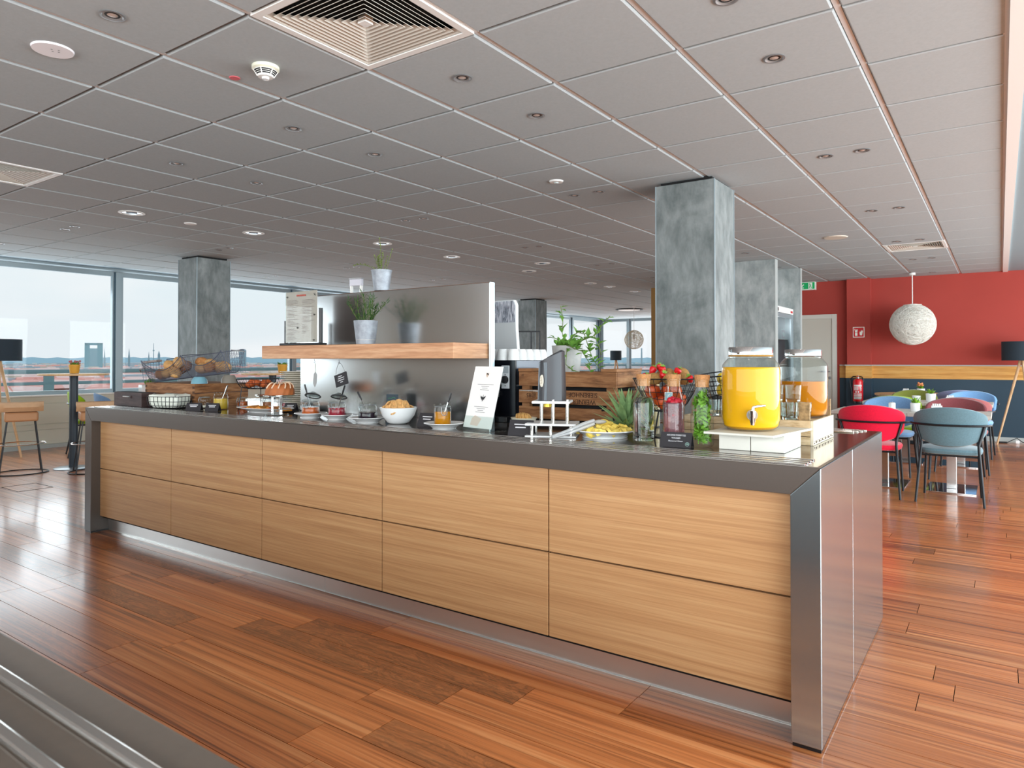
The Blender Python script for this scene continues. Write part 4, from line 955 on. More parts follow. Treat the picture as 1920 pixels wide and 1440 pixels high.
MB().box(-.10, -.262, .14, .05, -.2255, .17).build('spout', M.black, t, .004); MB().box(-.14, -.29, 0, .15, -.2255, .03).build('drip_tray', M.black, t, .003)
k = 0
for ix in range(3):
    for iy in range(5):
        if k == 0:
            c0 = thing('coffee_cup', 'white upside down cup, front right one on the coffee machine', 'cup', (-2.27, 3.255, Z + .3455), 0, 'white cups upside down on the coffee machine')
            MB().lathe([(0, .058), (.018, .058), (.022, .063), (.024, .0635), (.031, .045), (.035, .0), (.032, 0), (.028, .045), (.02, .058)], n=24).build('bowl', M.porc, c0)
        else: dup(c0, (-2.27 - ix * .08, 3.255 + iy * .073, Z + .3455), None, 'white upside down cup, second in the front row on the coffee machine' if (ix, iy) == (1, 0) else ('white upside down cup, rearmost of the right row on the coffee machine' if (ix, iy) == (0, 4) else 'white upside down cup among the others on the coffee machine'))
        k += 1
# white juice machine with picture
t = thing('display_board', 'white upright display board with a winter forest picture at its top', 'board', (-2.762, 3.76, Z))
m_ = MB().prism([(-.22, 0), (.24, 0), (.228, .35), (.212, .56), (.212, .70), (.195, .735), (-.22, .735)], -.08, -.05); m_.build('board', pm('machine_white', c(226, 230, 232), .35), t, .004)
pmx, pnt, pb = new('picture_forest')
v_ = coords(pnt, (60, 1, 9)).outputs[0]; pnt.links.new(ramp(pnt, noise(pnt, v_, 1, 6, .7, 1.5), [(.36, c(70, 74, 84)), (.5, c(170, 176, 190)), (.62, c(232, 232, 240))]), pb.inputs['Base Color'])
m_ = MB().prism([(-.2, .59), (.205, .59), (.205, .70), (.19, .728), (-.2, .728)], -.0825, -.0805); m_.build('picture_panel', pmx, t, smooth=False)
# bread slice bowl
t = thing('slice_bowl', 'small cream bowl of bread slices before the coffee machine', 'bowl', (-1.945, 2.875, Z))
MB().lathe([(0, 0), (.026, 0), (.034, .006), (.054, .035), (.066, .06), (.062, .06), (.05, .034), (.03, .012), (0, .01)], n=32).build('dish', pm('cream_china', c(226, 222, 200), .3), t)
for k in range(7):
    m_ = MB().lathe([(0, -.004), (.027, -.004), (.029, 0), (.027, .004), (0, .004)], n=16); o = m_.build('bread_slice', pm('crispbread', c(206, 158, 92), .75, var=(60, .3)) if k == 0 else bpy.data.materials['crispbread'])
    o.location = (-1.945 - .03 + k * .011, 2.875 + .003 * math.sin(k * 3), Z + .052 + .006 * math.sin(k * PI / 6)); o.rotation_euler = (0, PI / 2 - .35, .25)
    tag(o, 'round bread slice standing in the small cream bowl', 'bread', 'bread slices in the cream bowl')
# fruit peeler
t = thing('fruit_corer', 'grey upright fruit corer on a white two tier stand', 'corer', (-1.672, 2.705, Z), .42)
M.pw = pm('stand_white', c(226, 228, 228), .35)
MB().box(-.115, -.08, 0, .115, .09, .008).build('base_plate', M.pw, t, .002, False); MB().box(-.115, -.08, .052, .115, .09, .062).build('middle_plate', M.pw, t, .003, False)
for x, y in ((-.085, -.06), (.0, -.06), (.09, -.06), (-.09, .07), (.09, .07)): MB().tube([(x, y, .008), (x, y, .052)], .008, 10).build('short_leg', M.rail, t)
MB().box(-.085, -.07, .150, .085, .075, .162).build('top_plate', M.pw, t, .003, False)
for x, y in ((.01, -.055), (.072, -.035), (-.06, .06)): MB().tube([(x, y, .062), (x, y, .168)], .008, 10).build('post', M.rail, t)
m_ = MB(); m_.tube([(-.018, -.03, .135), (-.018, -.03, .151)], .019, 18); m_.build('brass_ring', pm('brass', c(206, 176, 70), .35, .7), t)
vs = []
def ring(z, k):
    out_ = []
    for x, y in ((-.062, -.035), (-.052, -.048), (-.018, -.062), (.02, -.060), (.048, -.045), (.06, -.015), (.06, .03), (.04, .055), (-.03, .06), (-.06, .04)): out_.append((x * k, y * k, z))
    return out_
rows = [ring(.162, 1.0), ring(.25, .96), ring(.335, .90)]
top = [(x, y, .335 + .055 * (x + .06) / .12) for x, y, z in ring(0, .86)]
rows.append([(x * 1.02, y * 1.02, z) for x, y, z in top]); rows.append([(x * .8, y * .8, z + .006) for x, y, z in top])
n = 10; vs = [p for r_ in rows for p in r_]; fs = [(a * n + i, a * n + (i + 1) % n, (a + 1) * n + (i + 1) % n, (a + 1) * n + i) for a in range(4) for i in range(n)] + [tuple(4 * n + i for i in range(n))]
MB().add(vs, fs).build('tower', pm('tower_grey', c(58, 60, 64), .35, .2), t)
m_ = MB(); m_.add([(-.063, -.036, .165), (-.020, -.0635, .165), (-.0185, -.058, .335), (-.058, -.0335, .335)], [(0, 1, 2, 3)]); fp = m_.build('lit_face', pm('lit_face_grey', c(140, 150, 158), .3, .6), t, smooth=False, recalc=False); sd = fp.modifiers.new('t', 'SOLIDIFY'); sd.thickness = .002  # paler sheet paints the light falling on the tower's left face
m_ = MB(); m_.M = at(-.041, -.0515, .252) @ rot('Z', -.57) @ rot('X', PI / 2 - .02); m_.lathe([(0, .0035), (.010, .0035), (.0105, 0)], n=20, sy=2.7); m_.build('badge', pm('badge_cream', c(226, 222, 206), .5), t)
q = MB(); q.M = at(-.0428, -.0555, .252) @ rot('Z', -.57); 
for k in range(5): q.box(-.005 + (k % 2) * .002, -.001, -.012 + k * .006, .004, 0, -.010 + k * .006)
q.build('badge_print', pm('badge_print', c(150, 132, 110), .6), t, smooth=False)
MB().tube([(-.062, -.01, .205), (-.095, -.015, .206), (-.15, -.02, .207)], [.004, .004, .0025], 8).build('side_spike', M.rail, t)
t = thing('power_cable', 'black cable curving behind the pineapple plate', 'cable', (-1.50, 2.98, Z)); MB().tube([(-.09, .05, .10), (-.04, .03, .105), (-.005, .0, .085), (.012, -.02, .04), (.012, -.03, .003)], .0045, 8).build('cord', M.black, t)
# large slatted crate, writing upside down
t = thing('fruit_crate', 'large brown slatted wooden crate with upside down stencil writing', 'crate', (-1.88, 3.17, Z)); W = .297
for z0, z1 in ((.030, .094), (.113, .185), (.205, .283)):
    MB().box(-W, 0, z0, W, .012, z1).build('slat', M.crate, t, .0015, False); MB().box(-W, .288, z0, W, .30, z1).build('slat', M.crate, t, .0015, False)
    for sx in (-1, 1): MB().box(sx * (W + .001) - (.012 if sx > 0 else 0), .0125, z0, sx * (W + .001) + (0 if sx > 0 else .012), .2875, z1).build('end_board', M.crate, t, .0015, False)
for sx in (-1, 1):
    for y in (.0125, .2575): MB().box(sx * .26 - .0245, y, 0, sx * .26 + .0245, y + .03, .284).build('corner_post', M.crate, t, .001, False)
    MB().box(sx * .255 - .045, -.002, .2842, sx * .255 + .045, .302, .300).build('top_batten', M.crate, t, .0015, False)
MB().box(-W + .015, .0126, .262, W - .015, .2874, .272).build('shelf_board', M.crate, t, 0, False)
MB().box(-W + .015, .06, .001, W - .015, .25, .20).build('shade_core', M.dark, t, 0, False)  # black filler painted as the shade seen between the slats
stn = pm('stencil', c(58, 36, 24), .9)
for body, x, z, s_ in (('WERNER', .112, .129, .034), ('SIEBENHOF', .105, .165, .034), ('@85', -.215, .155, .032)):
    text('lettering', body, s_, stn, (x, -.0008, z), (PI / 2, PI, 0), t)
text('lettering', '41', .02, stn, (-.27, -.0008, .262), (PI / 2, 0, 0), t)
# concrete planter with trailing vines on the crate
t = thing('vine_planter', 'tall concrete pot of trailing vines standing in the slatted crate', 'plant', (-1.93, 3.275, Z + .2722)); R2 = random.Random(8)
pot(t, .085, .066, .152, concrete('pot_concrete', c(132, 132, 130), c(158, 158, 156), c(184, 184, 180)))
ml, ms = MB(), MB(); bl = []
def vine(pts, L, W_, gap, jit=.02):
    pts = [Vector(p) for p in pts]; ms.tube(pts, .0022, 5)
    for a, b_ in zip(pts[:-1], pts[1:]):
        d = b_ - a; k = max(1, int(d.length / gap))
        for i in range(k):
            p = a + d * (i + R2.random()) / k; o = Vector((R2.uniform(-1, 1), R2.uniform(-1, 1), R2.uniform(-.3, .8)))
            leafpoly(ml, p, o, (0, 0, 1), L * R2.uniform(.7, 1.2), W_ * R2.uniform(.8, 1.15))
vine([(0, 0, .14), (-.02, -.02, .22), (-.015, -.02, .30), (-.03, -.02, .37)], .048, .028, .012)
vine([(-.02, 0, .15), (-.05, -.03, .19), (-.09, -.04, .20)], .035, .022, .016)
vine([(.02, -.02, .14), (.05, -.05, .19), (.10, -.06, .22), (.14, -.06, .21)], .045, .028, .013)
vine([(.03, 0, .14), (.12, -.04, .18), (.20, -.06, .20), (.25, -.06, .26), (.29, -.06, .30)], .050, .026, .013)
vine([(.05, -.04, .14), (.13, -.07, .12), (.18, -.08, .06), (.19, -.085, .0)], .045, .028, .013)
vine([(.14, -.06, .21), (.17, -.07, .14), (.20, -.08, .08), (.24, -.08, .03)], .05, .03, .012)
vine([(.04, -.07, .14), (.05, -.095, .08), (.05, -.10, .05), (.09, -.10, .02), (.14, -.1, .008)], .035, .022, .02)
vine([(.0, -.06, .15), (.06, -.08, .15), (.10, -.09, .13)], .055, .045, .016)
vine([(.20, -.06, .20), (.23, -.07, .15), (.25, -.08, .10)], .05, .03, .014)
for k in range(26): leafpoly(ml, (R2.uniform(-.05, .06), R2.uniform(-.06, .02), .145), (R2.uniform(-1, 1), R2.uniform(-1, .3), R2.uniform(0, .8)), (0, 0, 1), .06, .045)
foliage(t, ml, ms, M.leaf)
# oats jar
t = thing('oat_jar', 'glass jar of oats right beside the slatted crate', 'jar', (-1.50, 3.37, Z)); jar(t, .062, .27, .235, pm('oats', c(206, 184, 142), .9, var=(90, .3)))
# pineapple plate
t = thing('fruit_plate', 'white plate heaped with yellow pineapple slices', 'plate', (-1.455, 2.80, Z)); MB().lathe([(0, 0), (.08, 0), (.085, .004), (.11, .018), (.141, .032), (.140, .036), (.108, .022), (.08, .009), (0, .008)], n=44).build('dish', M.porc, t); MB().lathe([(.078, 0), (.1, 0), (.102, .006), (.08, .006), (.078, 0)], n=40).build('foot_ring', M.porc, t)
M.pine = pm('pineapple_flesh', c(232, 204, 96), .5, var=(70, .25)); R3 = random.Random(21)
m_ = MB(); m_.prism([(-.028, 0), (.028, 0), (.022, .014), (.008, .017), (-.02, .013)], -.011, .011); pme1 = m_.mesh('pineapple_slice', False); pme1.materials.append(M.pine)
m_ = MB()
for k in range(8):
    a0, a1 = PI * k / 8, PI * (k + 1) / 8
    m_.add([(.028 * math.cos(a0), .028 * math.sin(a0), -.006), (.028 * math.cos(a1), .028 * math.sin(a1), -.006), (.01 * math.cos(a1), .01 * math.sin(a1), -.006), (.01 * math.cos(a0), .01 * math.sin(a0), -.006),
            (.028 * math.cos(a0), .028 * math.sin(a0), .006), (.028 * math.cos(a1), .028 * math.sin(a1), .006), (.01 * math.cos(a1), .01 * math.sin(a1), .006), (.01 * math.cos(a0), .01 * math.sin(a0), .006)],
           [(0, 3, 2, 1), (4, 5, 6, 7), (0, 1, 5, 4), (2, 3, 7, 6)] + ([(3, 0, 4, 7)] if k == 0 else []) + ([(1, 2, 6, 5)] if k == 7 else []))
pme2 = m_.mesh('pineapple_half_ring', False); pme2.materials.append(M.pine)
for k in range(46):
    rr = .105 * math.sqrt(R3.random()); a = R3.uniform(0, 2 * PI); o = bpy.data.objects.new('pineapple_piece', pme1 if k % 3 else pme2); COL.objects.link(o)
    o.location = (-1.455 + rr * math.cos(a), 2.80 + rr * math.sin(a), Z + .022 + .045 * (1 - rr / .115) * R3.uniform(.3, 1)); o.rotation_euler = (R3.uniform(-.9, .9), R3.uniform(-.7, .7), R3.uniform(0, 6.28))
    tag(o, 'yellow pineapple piece heaped on the white plate', 'pineapple', 'pineapple pieces on the plate')
t = thing('pineapple', 'spiky green pineapple crown standing behind the fruit plate', 'pineapple', (-1.42, 2.945, Z)); R4 = random.Random(2)
MB().lathe([(0, 0), (.034, 0), (.04, .02), (.03, .05), (0, .06)], n=14).build('core', pm('pine_core', c(150, 140, 70), .7, var=(60, .3)), t)
lm_ = pm('pineapple_leaf', c(138, 172, 118), .5, var=(14, .35))
for k in range(44):
    f = k / 43; a = k * 2.4; el = .15 + 1.25 * f; L = .10 + .07 * math.sin(f * PI * .8); b0 = Vector((.028 * (1 - f) * math.cos(a), .028 * (1 - f) * math.sin(a), .02 + .06 * f)); d = Vector((math.cos(a) * math.cos(el), math.sin(a) * math.cos(el), math.sin(el))); sd_ = Vector((-math.sin(a), math.cos(a), 0))
    dn = Vector((math.cos(a), math.sin(a), -.35)); p1 = b0 + d * L * .5; p2 = b0 + d * L + dn * .012; nrm = d.cross(sd_)
    w_ = .0145; m_ = MB(); m_.add([b0 - sd_ * w_ * .9, b0 + sd_ * w_ * .9, p1 + sd_ * w_, p1 - sd_ * w_, p2, b0 + nrm * .004, p1 + nrm * .005], [(0, 5, 6, 3), (5, 1, 2, 6), (3, 6, 4), (6, 2, 4)]); m_.build('leaf', lm_, t, smooth=False, recalc=False)
t = thing('serving_tongs', 'clear plastic serving tongs leaning on the pineapple plate', 'tongs', (-1.60, 2.585, Z + .004)); M.plas = pm('clear_plastic', (.93, .95, .96, 1), .12, trans=.65, ior=1.3)
m_ = MB(); 
for s_ in (0, 1): MB().add([], []); m_ = MB().tube([(0, 0, .004 + .004 * s_), (.05, .05, .02 + .012 * s_), (.10, .10, .045 + .016 * s_), (.135, .135, .062 + .014 * s_)], [.007, .008, .009, .008], 8); m_.build('arm', M.plas, t)
m_ = MB(); m_.ell((.155, .15, .07), (.03, .018, .010), 12, 7, rot('Z', .8)); m_.build('scoop', M.plas, t)
# bottles
def bottle(root, contents):
    MB().lathe([(0, .004), (.036, .003), (.044, .010), (.045, .02), (.045, .165), (.042, .178), (.030, .215), (.0285, .23), (.0285, .262), (.031, .264), (.031, .268), (.026, .268)], n=32).build('glass_body', M.jarglass, root)
    MB().lathe([(0, .238), (.0255, .238), (.027, .262), (.030, .272), (.030, .287), (0, .288)], n=24).build('cork', M.cork, root)
    contents(root)
M.water = pm('water', (.97, .99, .99, 1), .0, trans=1, ior=1.33); M.pink = pm('pink_water', (.80, .34, .40, 1), .03, trans=.82, ior=1.33); M.minty = pm('green_water', (.86, .93, .74, 1), .02, trans=1, ior=1.33)
def liquid(root, mat, top, nm='water'): 
    m_ = MB().lathe([(0, .010), (.036, .010), (.0425, .018), (.0428, min(.165, top)), (.041 if top > .17 else .0428, top), (0, top)], n=32) if top <= .176 else MB().lathe([(0, .010), (.036, .010), (.0425, .018), (.0428, .165), (.040, .178), (.031, top), (0, top)], n=32)
    m_.build(nm, mat, root)
t = thing('water_bottle', 'clear corked glass bottle of plain water beside the pineapple crown', 'bottle', (-1.222, 2.70, Z)); bottle(t, lambda r: liquid(r, M.water, .190))
def rasp(r):
    liquid(r, M.pink, .172, 'pink_water'); m_ = MB(); RQ = random.Random(6)
    mr = pm('raspberry', c(196, 16, 44), .4, var=(160, .3))
    for k in range(40):
        a = RQ.uniform(0, 6.28); rr = .033 * math.sqrt(RQ.random()); z = RQ.uniform(.118, .185) if k < 35 else RQ.uniform(.02, .06)
        b_ = MB(); b_.ell((0, 0, 0), (.011, .011, .012), 9, 7)
        for v in b_.v: v *= 1 + .10 * math.sin(v.x * 700) * math.sin(v.z * 700 + v.y * 500)
        b_.v = [v + Vector((rr * math.cos(a), rr * math.sin(a), z)) for v in b_.v]; b_.build('raspberry', mr, r)
t = thing('raspberry_bottle', 'corked glass bottle of pink raspberry water', 'bottle', (-1.10, 2.725, Z)); bottle(t, rasp)
def mint(r):
    ml = MB(); ms = MB(); RQ = random.Random(13)
    for k in range(5):
        x, y = RQ.uniform(-.018, .018), RQ.uniform(-.018, .018); ms.tube([(x, y, .012), (x * 1.2, y * 1.2, .1), (x * .6, y * .6, .22)], .0016, 5)
    for k in range(520):
        z = RQ.uniform(.025, .225); rm = .040 if z < .165 else .040 - (z - .165) * .30; a = RQ.uniform(0, 6.28); rr = (rm - .004) * math.sqrt(RQ.random())
        p = Vector((rr * math.cos(a), rr * math.sin(a), z)); d = Vector((RQ.uniform(-1, 1), RQ.uniform(-1, 1), RQ.uniform(-.8, .9))).normalized(); e_ = p + d * .03
        if math.hypot(e_.x, e_.y) > rm - .002: d = Vector((-math.sin(a), math.cos(a), d.z)).normalized()
        e_ = p + d * .028
        if math.hypot(e_.x, e_.y) > rm - .001 or e_.z > .236: continue
        leafpoly(ml, p, d, (p.x, p.y, .01), .028, .013)
    stuff(ml.build('mint_leaves', pm('mint_leaf', c(104, 152, 42), .45, var=(30, .4)), r, smooth=False, recalc=False)); stuff(ms.build('stems', M.leafl, r))
t = thing('mint_bottle', 'corked glass bottle packed with green mint leaves', 'bottle', (-.973, 2.705, Z)); bottle(t, mint)
# juice dispenser on board and blocks
wht = pm('block_white', c(226, 224, 214), .7, var=(10, .03))
for k, (a, b_) in enumerate(((-.900, -.781), (-.778, -.655))):
    tag(MB().box(a, 2.688, Z, b_, 2.945, Z + .066).build('white_block', wht, None, .002, False), 'white block under the %s half of the yellow juice board' % ('left' if k == 0 else 'right'), 'block')
tag(MB().add([], []).prism([(-.925, 2.585), (-.665, 2.575), (-.615, 2.955), (-.90, 2.955)], Z + .0665, Z + .0745, 'z').build('serving_board', pm('board_grey', c(214, 212, 202), .6), None, .001, False), 'pale grey board carrying the yellow juice dispenser', 'board')
def dispenser(x, y, z, label, mat, fill, tap=True, rz=0, sc=1.0):
    t = thing('drink_dispenser', label, 'dispenser', (x, y, z), rz); r = .109; t.scale = (sc,) * 3
    MB().lathe([(0, .002), (r * .78, .002), (r * .93, .014), (r, .045), (r, .235), (r * .97, .252), (r * .80, .275), (r * .73, .280), (r * .73, .296)], n=48).build('glass_body', M.jarglass, t)
    MB().lathe([(0, .006), (r * .77, .006), (r * .91, .017), (r * .98, .047), (r * .98, min(fill, .235)), (r * .955, fill), (0, fill)], n=48).build('drink', mat, t)
    MB().lathe([(r * .76, .292), (r * .76, .318), (r * .74, .321), (0, .321)], n=48).build('lid', M.chrome, t); MB().lathe([(r * .745, .284), (r * .78, .286), (r * .745, .290)], n=48).build('lid_ring', M.chrome if mat.name != 'orange_juice' else pm('ring_amber', c(176, 130, 60), .3), t)
    if tap:
        MB().tube([(0, -r, .065), (0, -r - .012, .065)], .020, 20).build('tap_washer', M.plas, t)
        tp = MB().tube([(0, -r - .01, .065), (0, -r - .045, .065)], .009, 12).tube([(0, -r - .04, .083), (0, -r - .04, .05), (0, -r - .042, .03)], [.012, .011, .007], 12).build('tap', M.chrome, t)
        MB().tube([(0, -r - .04, .083), (.004, -r - .04, .096), (.02, -r - .045, .101), (.045, -r - .05, .104)], [.007, .006, .005, .004], 8).build('tap_lever', M.chrome, tp)
    return t
oj = pm('orange_juice', c(232, 168, 10), .45, spec=.2)
dispenser(-.797, 2.757, Z + .075, 'glass drink dispenser of yellow orange juice with chrome tap', oj, .243, True, .32)
# pale crate with tea dispenser and glasses
t = thing('pale_crate', 'pale weathered wooden crate carrying the tea dispenser and tumblers', 'crate', (-.895, 3.20, Z))
for z0, z1 in ((.0, .034), (.036, .068), (.070, .099)):
    for y in (-.205, .193): MB().box(-.27, y, z0, .265, y + .012, z1).build('slat', M.palecrate, t, .001, False)
for sx in (-1, 1): MB().box(.2655 if sx > 0 else -.2825, -.205, 0, .2775 if sx > 0 else -.2705, .205, .099).build('end_board', pm('end_cream', c(222, 210, 186), .7, var=(25, .15)) if sx > 0 else bpy.data.materials['end_cream'] if 'end_cream' in bpy.data.materials else M.palecrate, t, .001, False)
MB().box(-.26, -.19, .085, .26, .19, .095).build('top_boards', M.palecrate, t, 0, False)
for x, y in ((.215, -.18), (.228, .172), (-.24, -.18)):
    MB().box(x, y, .0955, x + .042, y + .016, .172).build('corner_post', M.endgrain, t, .001, False)
q = MB()
for k in range(13): 
    y = -.195 + k * .03; q.box(.2776, y, .006 + .001 * (k % 3), .2782, y + .014 + .006 * (k % 2), .011 + .004 * (k % 2))
q.box(.2776, -.205, .016, .2781, .205, .0175); q.build('stencil_marks', stn, t, smooth=False)
M.tea = pm('amber_tea', (.80, .27, .012, 1), .10, trans=.45, ior=1.15)
dispenser(-.715, 3.265, Z + .0957, 'glass drink dispenser of amber iced tea on the pale crate', M.tea, .170, False, 0, .925)
def tumbler(loc, label):
    t = thing('tumbler', label, 'glass', loc, 0, None)
    MB().lathe([(0, .001), (.027, .001), (.030, .006), (.0305, .03), (.032, .034), (.031, .04), (.0335, .072), (.0325, .072), (.030, .04), (.029, .014), (0, .012)], n=24).build('glass_body', M.jarglass, t)
    MB().lathe([(0, .0015), (.0268, .0015), (.0285, .006), (.0285, .011), (0, .0118)], n=24).build('thick_base', M.clear, t)
    return t
ZC = Z + .0957; g0 = tumbler((-.720, 3.040, ZC), 'clear tumbler in the lower layer beside the tea dispenser'); g0['group'] = 'tumblers in the lower layer on the pale crate'
for x, y in ((-.79, 3.045), (-.86, 3.05), (-.68, 3.105), (-.752, 3.11), (-.825, 3.115), (-.98, 3.07), (-1.05, 3.07), (-.93, 3.06)): dup(g0, (x, y, ZC))
for x, y in ((-.715, 3.080), (-.786, 3.082), (-.858, 3.085)):
    dup(g0, (x, y, ZC + .0725), None, 'clear tumbler stacked in the upper layer beside the tea dispenser', 'tumblers in the upper layer on the pale crate')
# fruit baskets
def wirebowl(root, R0, R1_, z0, z1, nr, ns, tiltM=None, mat=None, rw=.0016):
    m_ = MB(); m_.M = tiltM
    for k in range(nr + 1):
        f = k / nr; r = R0 + (R1_ - R0) * (f ** .75); m_.tube([(r * math.cos(a * PI / 16), r * math.sin(a * PI / 16), z0 + (z1 - z0) * f) for a in range(32)], rw * (2 if k == nr else 1), 5, True)
    for k in range(ns):
        a = 2 * PI * k / ns; m_.tube([((R0 + (R1_ - R0) * ((q / 4) ** .75)) * math.cos(a), (R0 + (R1_ - R0) * ((q / 4) ** .75)) * math.sin(a), z0 + (z1 - z0) * q / 4) for q in range(5)], rw, 4)
    for k in range(-3, 4): L = math.sqrt(max(0, R0 * R0 - (k * R0 / 4) ** 2)); m_.tube([(-L, k * R0 / 4, z0), (L, k * R0 / 4, z0)], rw, 4)
    m_.build('wire_mesh', mat or M.blackm, root)
bk = thing('fruit_basket', 'black wire fruit bowl heaped with kiwis, strawberries and apples behind the bottles', 'basket', (-1.24, 2.99, Z)); wirebowl(bk, .06, .150, .115, .262, 5, 24)
MB().lathe([(.0, 0), (.075, 0), (.075, .004), (0, .004)], n=24).build('foot', M.blackm, bk)
for k in range(3): a = k * 2.1; MB().tube([(.07 * math.cos(a), .07 * math.sin(a), .003), (.045 * math.cos(a), .045 * math.sin(a), .116)], .004, 6).build('leg', M.blackm, bk)
M.kiwi = pm('kiwi_skin', c(160, 120, 66), .8, var=(120, .3)); M.apple = pm('apple_skin', c(206, 84, 34), .35, var=(12, .5)); M.straw = pm('strawberry', c(204, 20, 30), .35, var=(220, .35)); M.lemon = pm('lemon_skin', c(238, 206, 40), .4, bump=(150, .3))
M.cal = pm('calyx', c(126, 170, 70), .6)
def kiwi(x, y, z, k): 
    o = MB().ell((0, 0, 0), (.036, .028, .027), 18, 12).build('kiwi', M.kiwi); o.location = (x, y, z); o.rotation_euler = (0, .1, k * 1.3); tag(o, 'brown kiwi heaped in the black wire fruit bowl', 'kiwi', 'kiwis in the wire fruit bowl')
def straw(x, y, z, k):
    t = thing('strawberry', 'red strawberry with green calyx on the heaped fruit bowl', 'strawberry', (x, y, z), k, 'strawberries on the wire fruit bowl'); t.scale = (.85,) * 3; m_ = MB(); Q = rot('X', .5 * math.sin(k)) @ rot('Y', .7 * math.cos(k * 1.7)); m_.M = Q
    m_.lathe([(0, -.024), (.008, -.02), (.018, -.002), (.02, .010), (.014, .018), (0, .02)], n=16); m_.build('berry', M.straw, t); m_ = MB(); m_.M = Q
    for q in range(7): a = q * .9; leafpoly(m_, (0, 0, .019), (math.cos(a), math.sin(a), .35), (0, 0, 1), .020, .009)
    m_.tube([(0, 0, .019), (.003, 0, .034)], .0014, 5); m_.build('calyx', M.cal, t, smooth=False, recalc=False)
def apple(x, y, z, k):
    t = thing('apple', 'orange red apple inside the black wire fruit bowl', 'apple', (x, y, z), k, 'apples in the wire fruit bowl'); MB().lathe([(0, -.028), (.012, -.031), (.03, -.018), (.036, .002), (.03, .022), (.014, .03), (0, .022)], n=22).build('body', M.apple, t); MB().tube([(0, 0, .022), (.003, 0, .04)], .0015, 5).build('stalk', M.stem, t)
bx, by, bz = bk.location
for k, (x, y, z) in enumerate(((0, -.03, .155), (-.045, .03, .165), (.045, .03, .165), (.01, .0, .205), (-.05, -.045, .205), (.055, -.05, .205), (.0, .06, .20))): apple(bx + x, by + y, bz + z, k)
for k, (x, y, z) in enumerate(((-.025, -.085, .262), (.045, -.075, .262), (.09, -.02, .262), (-.09, .0, .262), (.0, .02, .282), (.05, .05, .285), (-.05, .06, .27))): kiwi(bx + x, by + y, bz + z, k)
for k, (x, y, z) in enumerate(((-.072, -.08, .275), (-.01, -.03, .308), (.02, -.09, .285), (.075, -.08, .272), (.12, -.03, .268), (-.06, -.02, .305), (-.045, .03, .315), (.05, .0, .30))): straw(bx + x, by + y, bz + z - .006, k)
t = thing('paper_label', 'small pale blue paper label hanging on a white string from the wire fruit bowl', 'tag', (-1.172, 2.845, Z + .262)); MB().tube([(0, 0, .003), (.001, -.004, -.03), (0, -.004, -.055)], .0015, 5).build('string', M.white, t)
m_ = MB(); m_.M = rot('Z', .5); m_.box(-.0165, -.005, -.09, .0165, -.004, -.054); m_.build('label_paper', M.white, t, smooth=False); m_ = MB(); m_.M = rot('Z', .5); m_.box(-.014, -.0056, -.0875, .014, -.005, -.0565); lp = m_.build('label_print', pm('label_blue', c(150, 186, 200), .6), t, smooth=False)
q = MB(); q.M = rot('Z', .5)
for k in range(4): q.tube([(-.006 + k * .003, -.0058, -.08 + k * .004), (-.002 + k * .003, -.0058, -.064 + k * .001)], .0009, 4)
q.build('label_mark', M.white, t, smooth=False)
lb_ = thing('lemon_basket', 'black wire bowl of lemons tilted behind the juice dispenser', 'basket', (-1.02, 3.18, Z + .0957)); wirebowl(lb_, .085, .118, .085, .19, 5, 22, rot('X', .10) @ rot('Y', -.08))
for k in range(3): a = k * 2.1 + .4; MB().tube([(.09 * math.cos(a), .09 * math.sin(a), 0), (.08 * math.cos(a), .08 * math.sin(a), .088)], .003, 5).build('leg', M.blackm, lb_)
for k, (x, y, z) in enumerate(((.05, -.03, .118), (-.035, .03, .115), (.04, .04, .118), (.045, -.035, .168), (-.03, .02, .165), (.05, .03, .170), (.0, -.06, .118))):
    o = MB().lathe([(0, -.042), (.007, -.038), (.012, -.033), (.026, -.016), (.029, 0), (.026, .016), (.012, .033), (.007, .039), (0, .043)], n=18).build('lemon', M.lemon); o.location = Vector(lb_.location) + Vector((x, y, z)); o.rotation_euler = (.5 + k * .3, .3 * k, k * .8); tag(o, 'yellow lemon in the tilted wire bowl', 'lemon', 'lemons in the wire bowl')
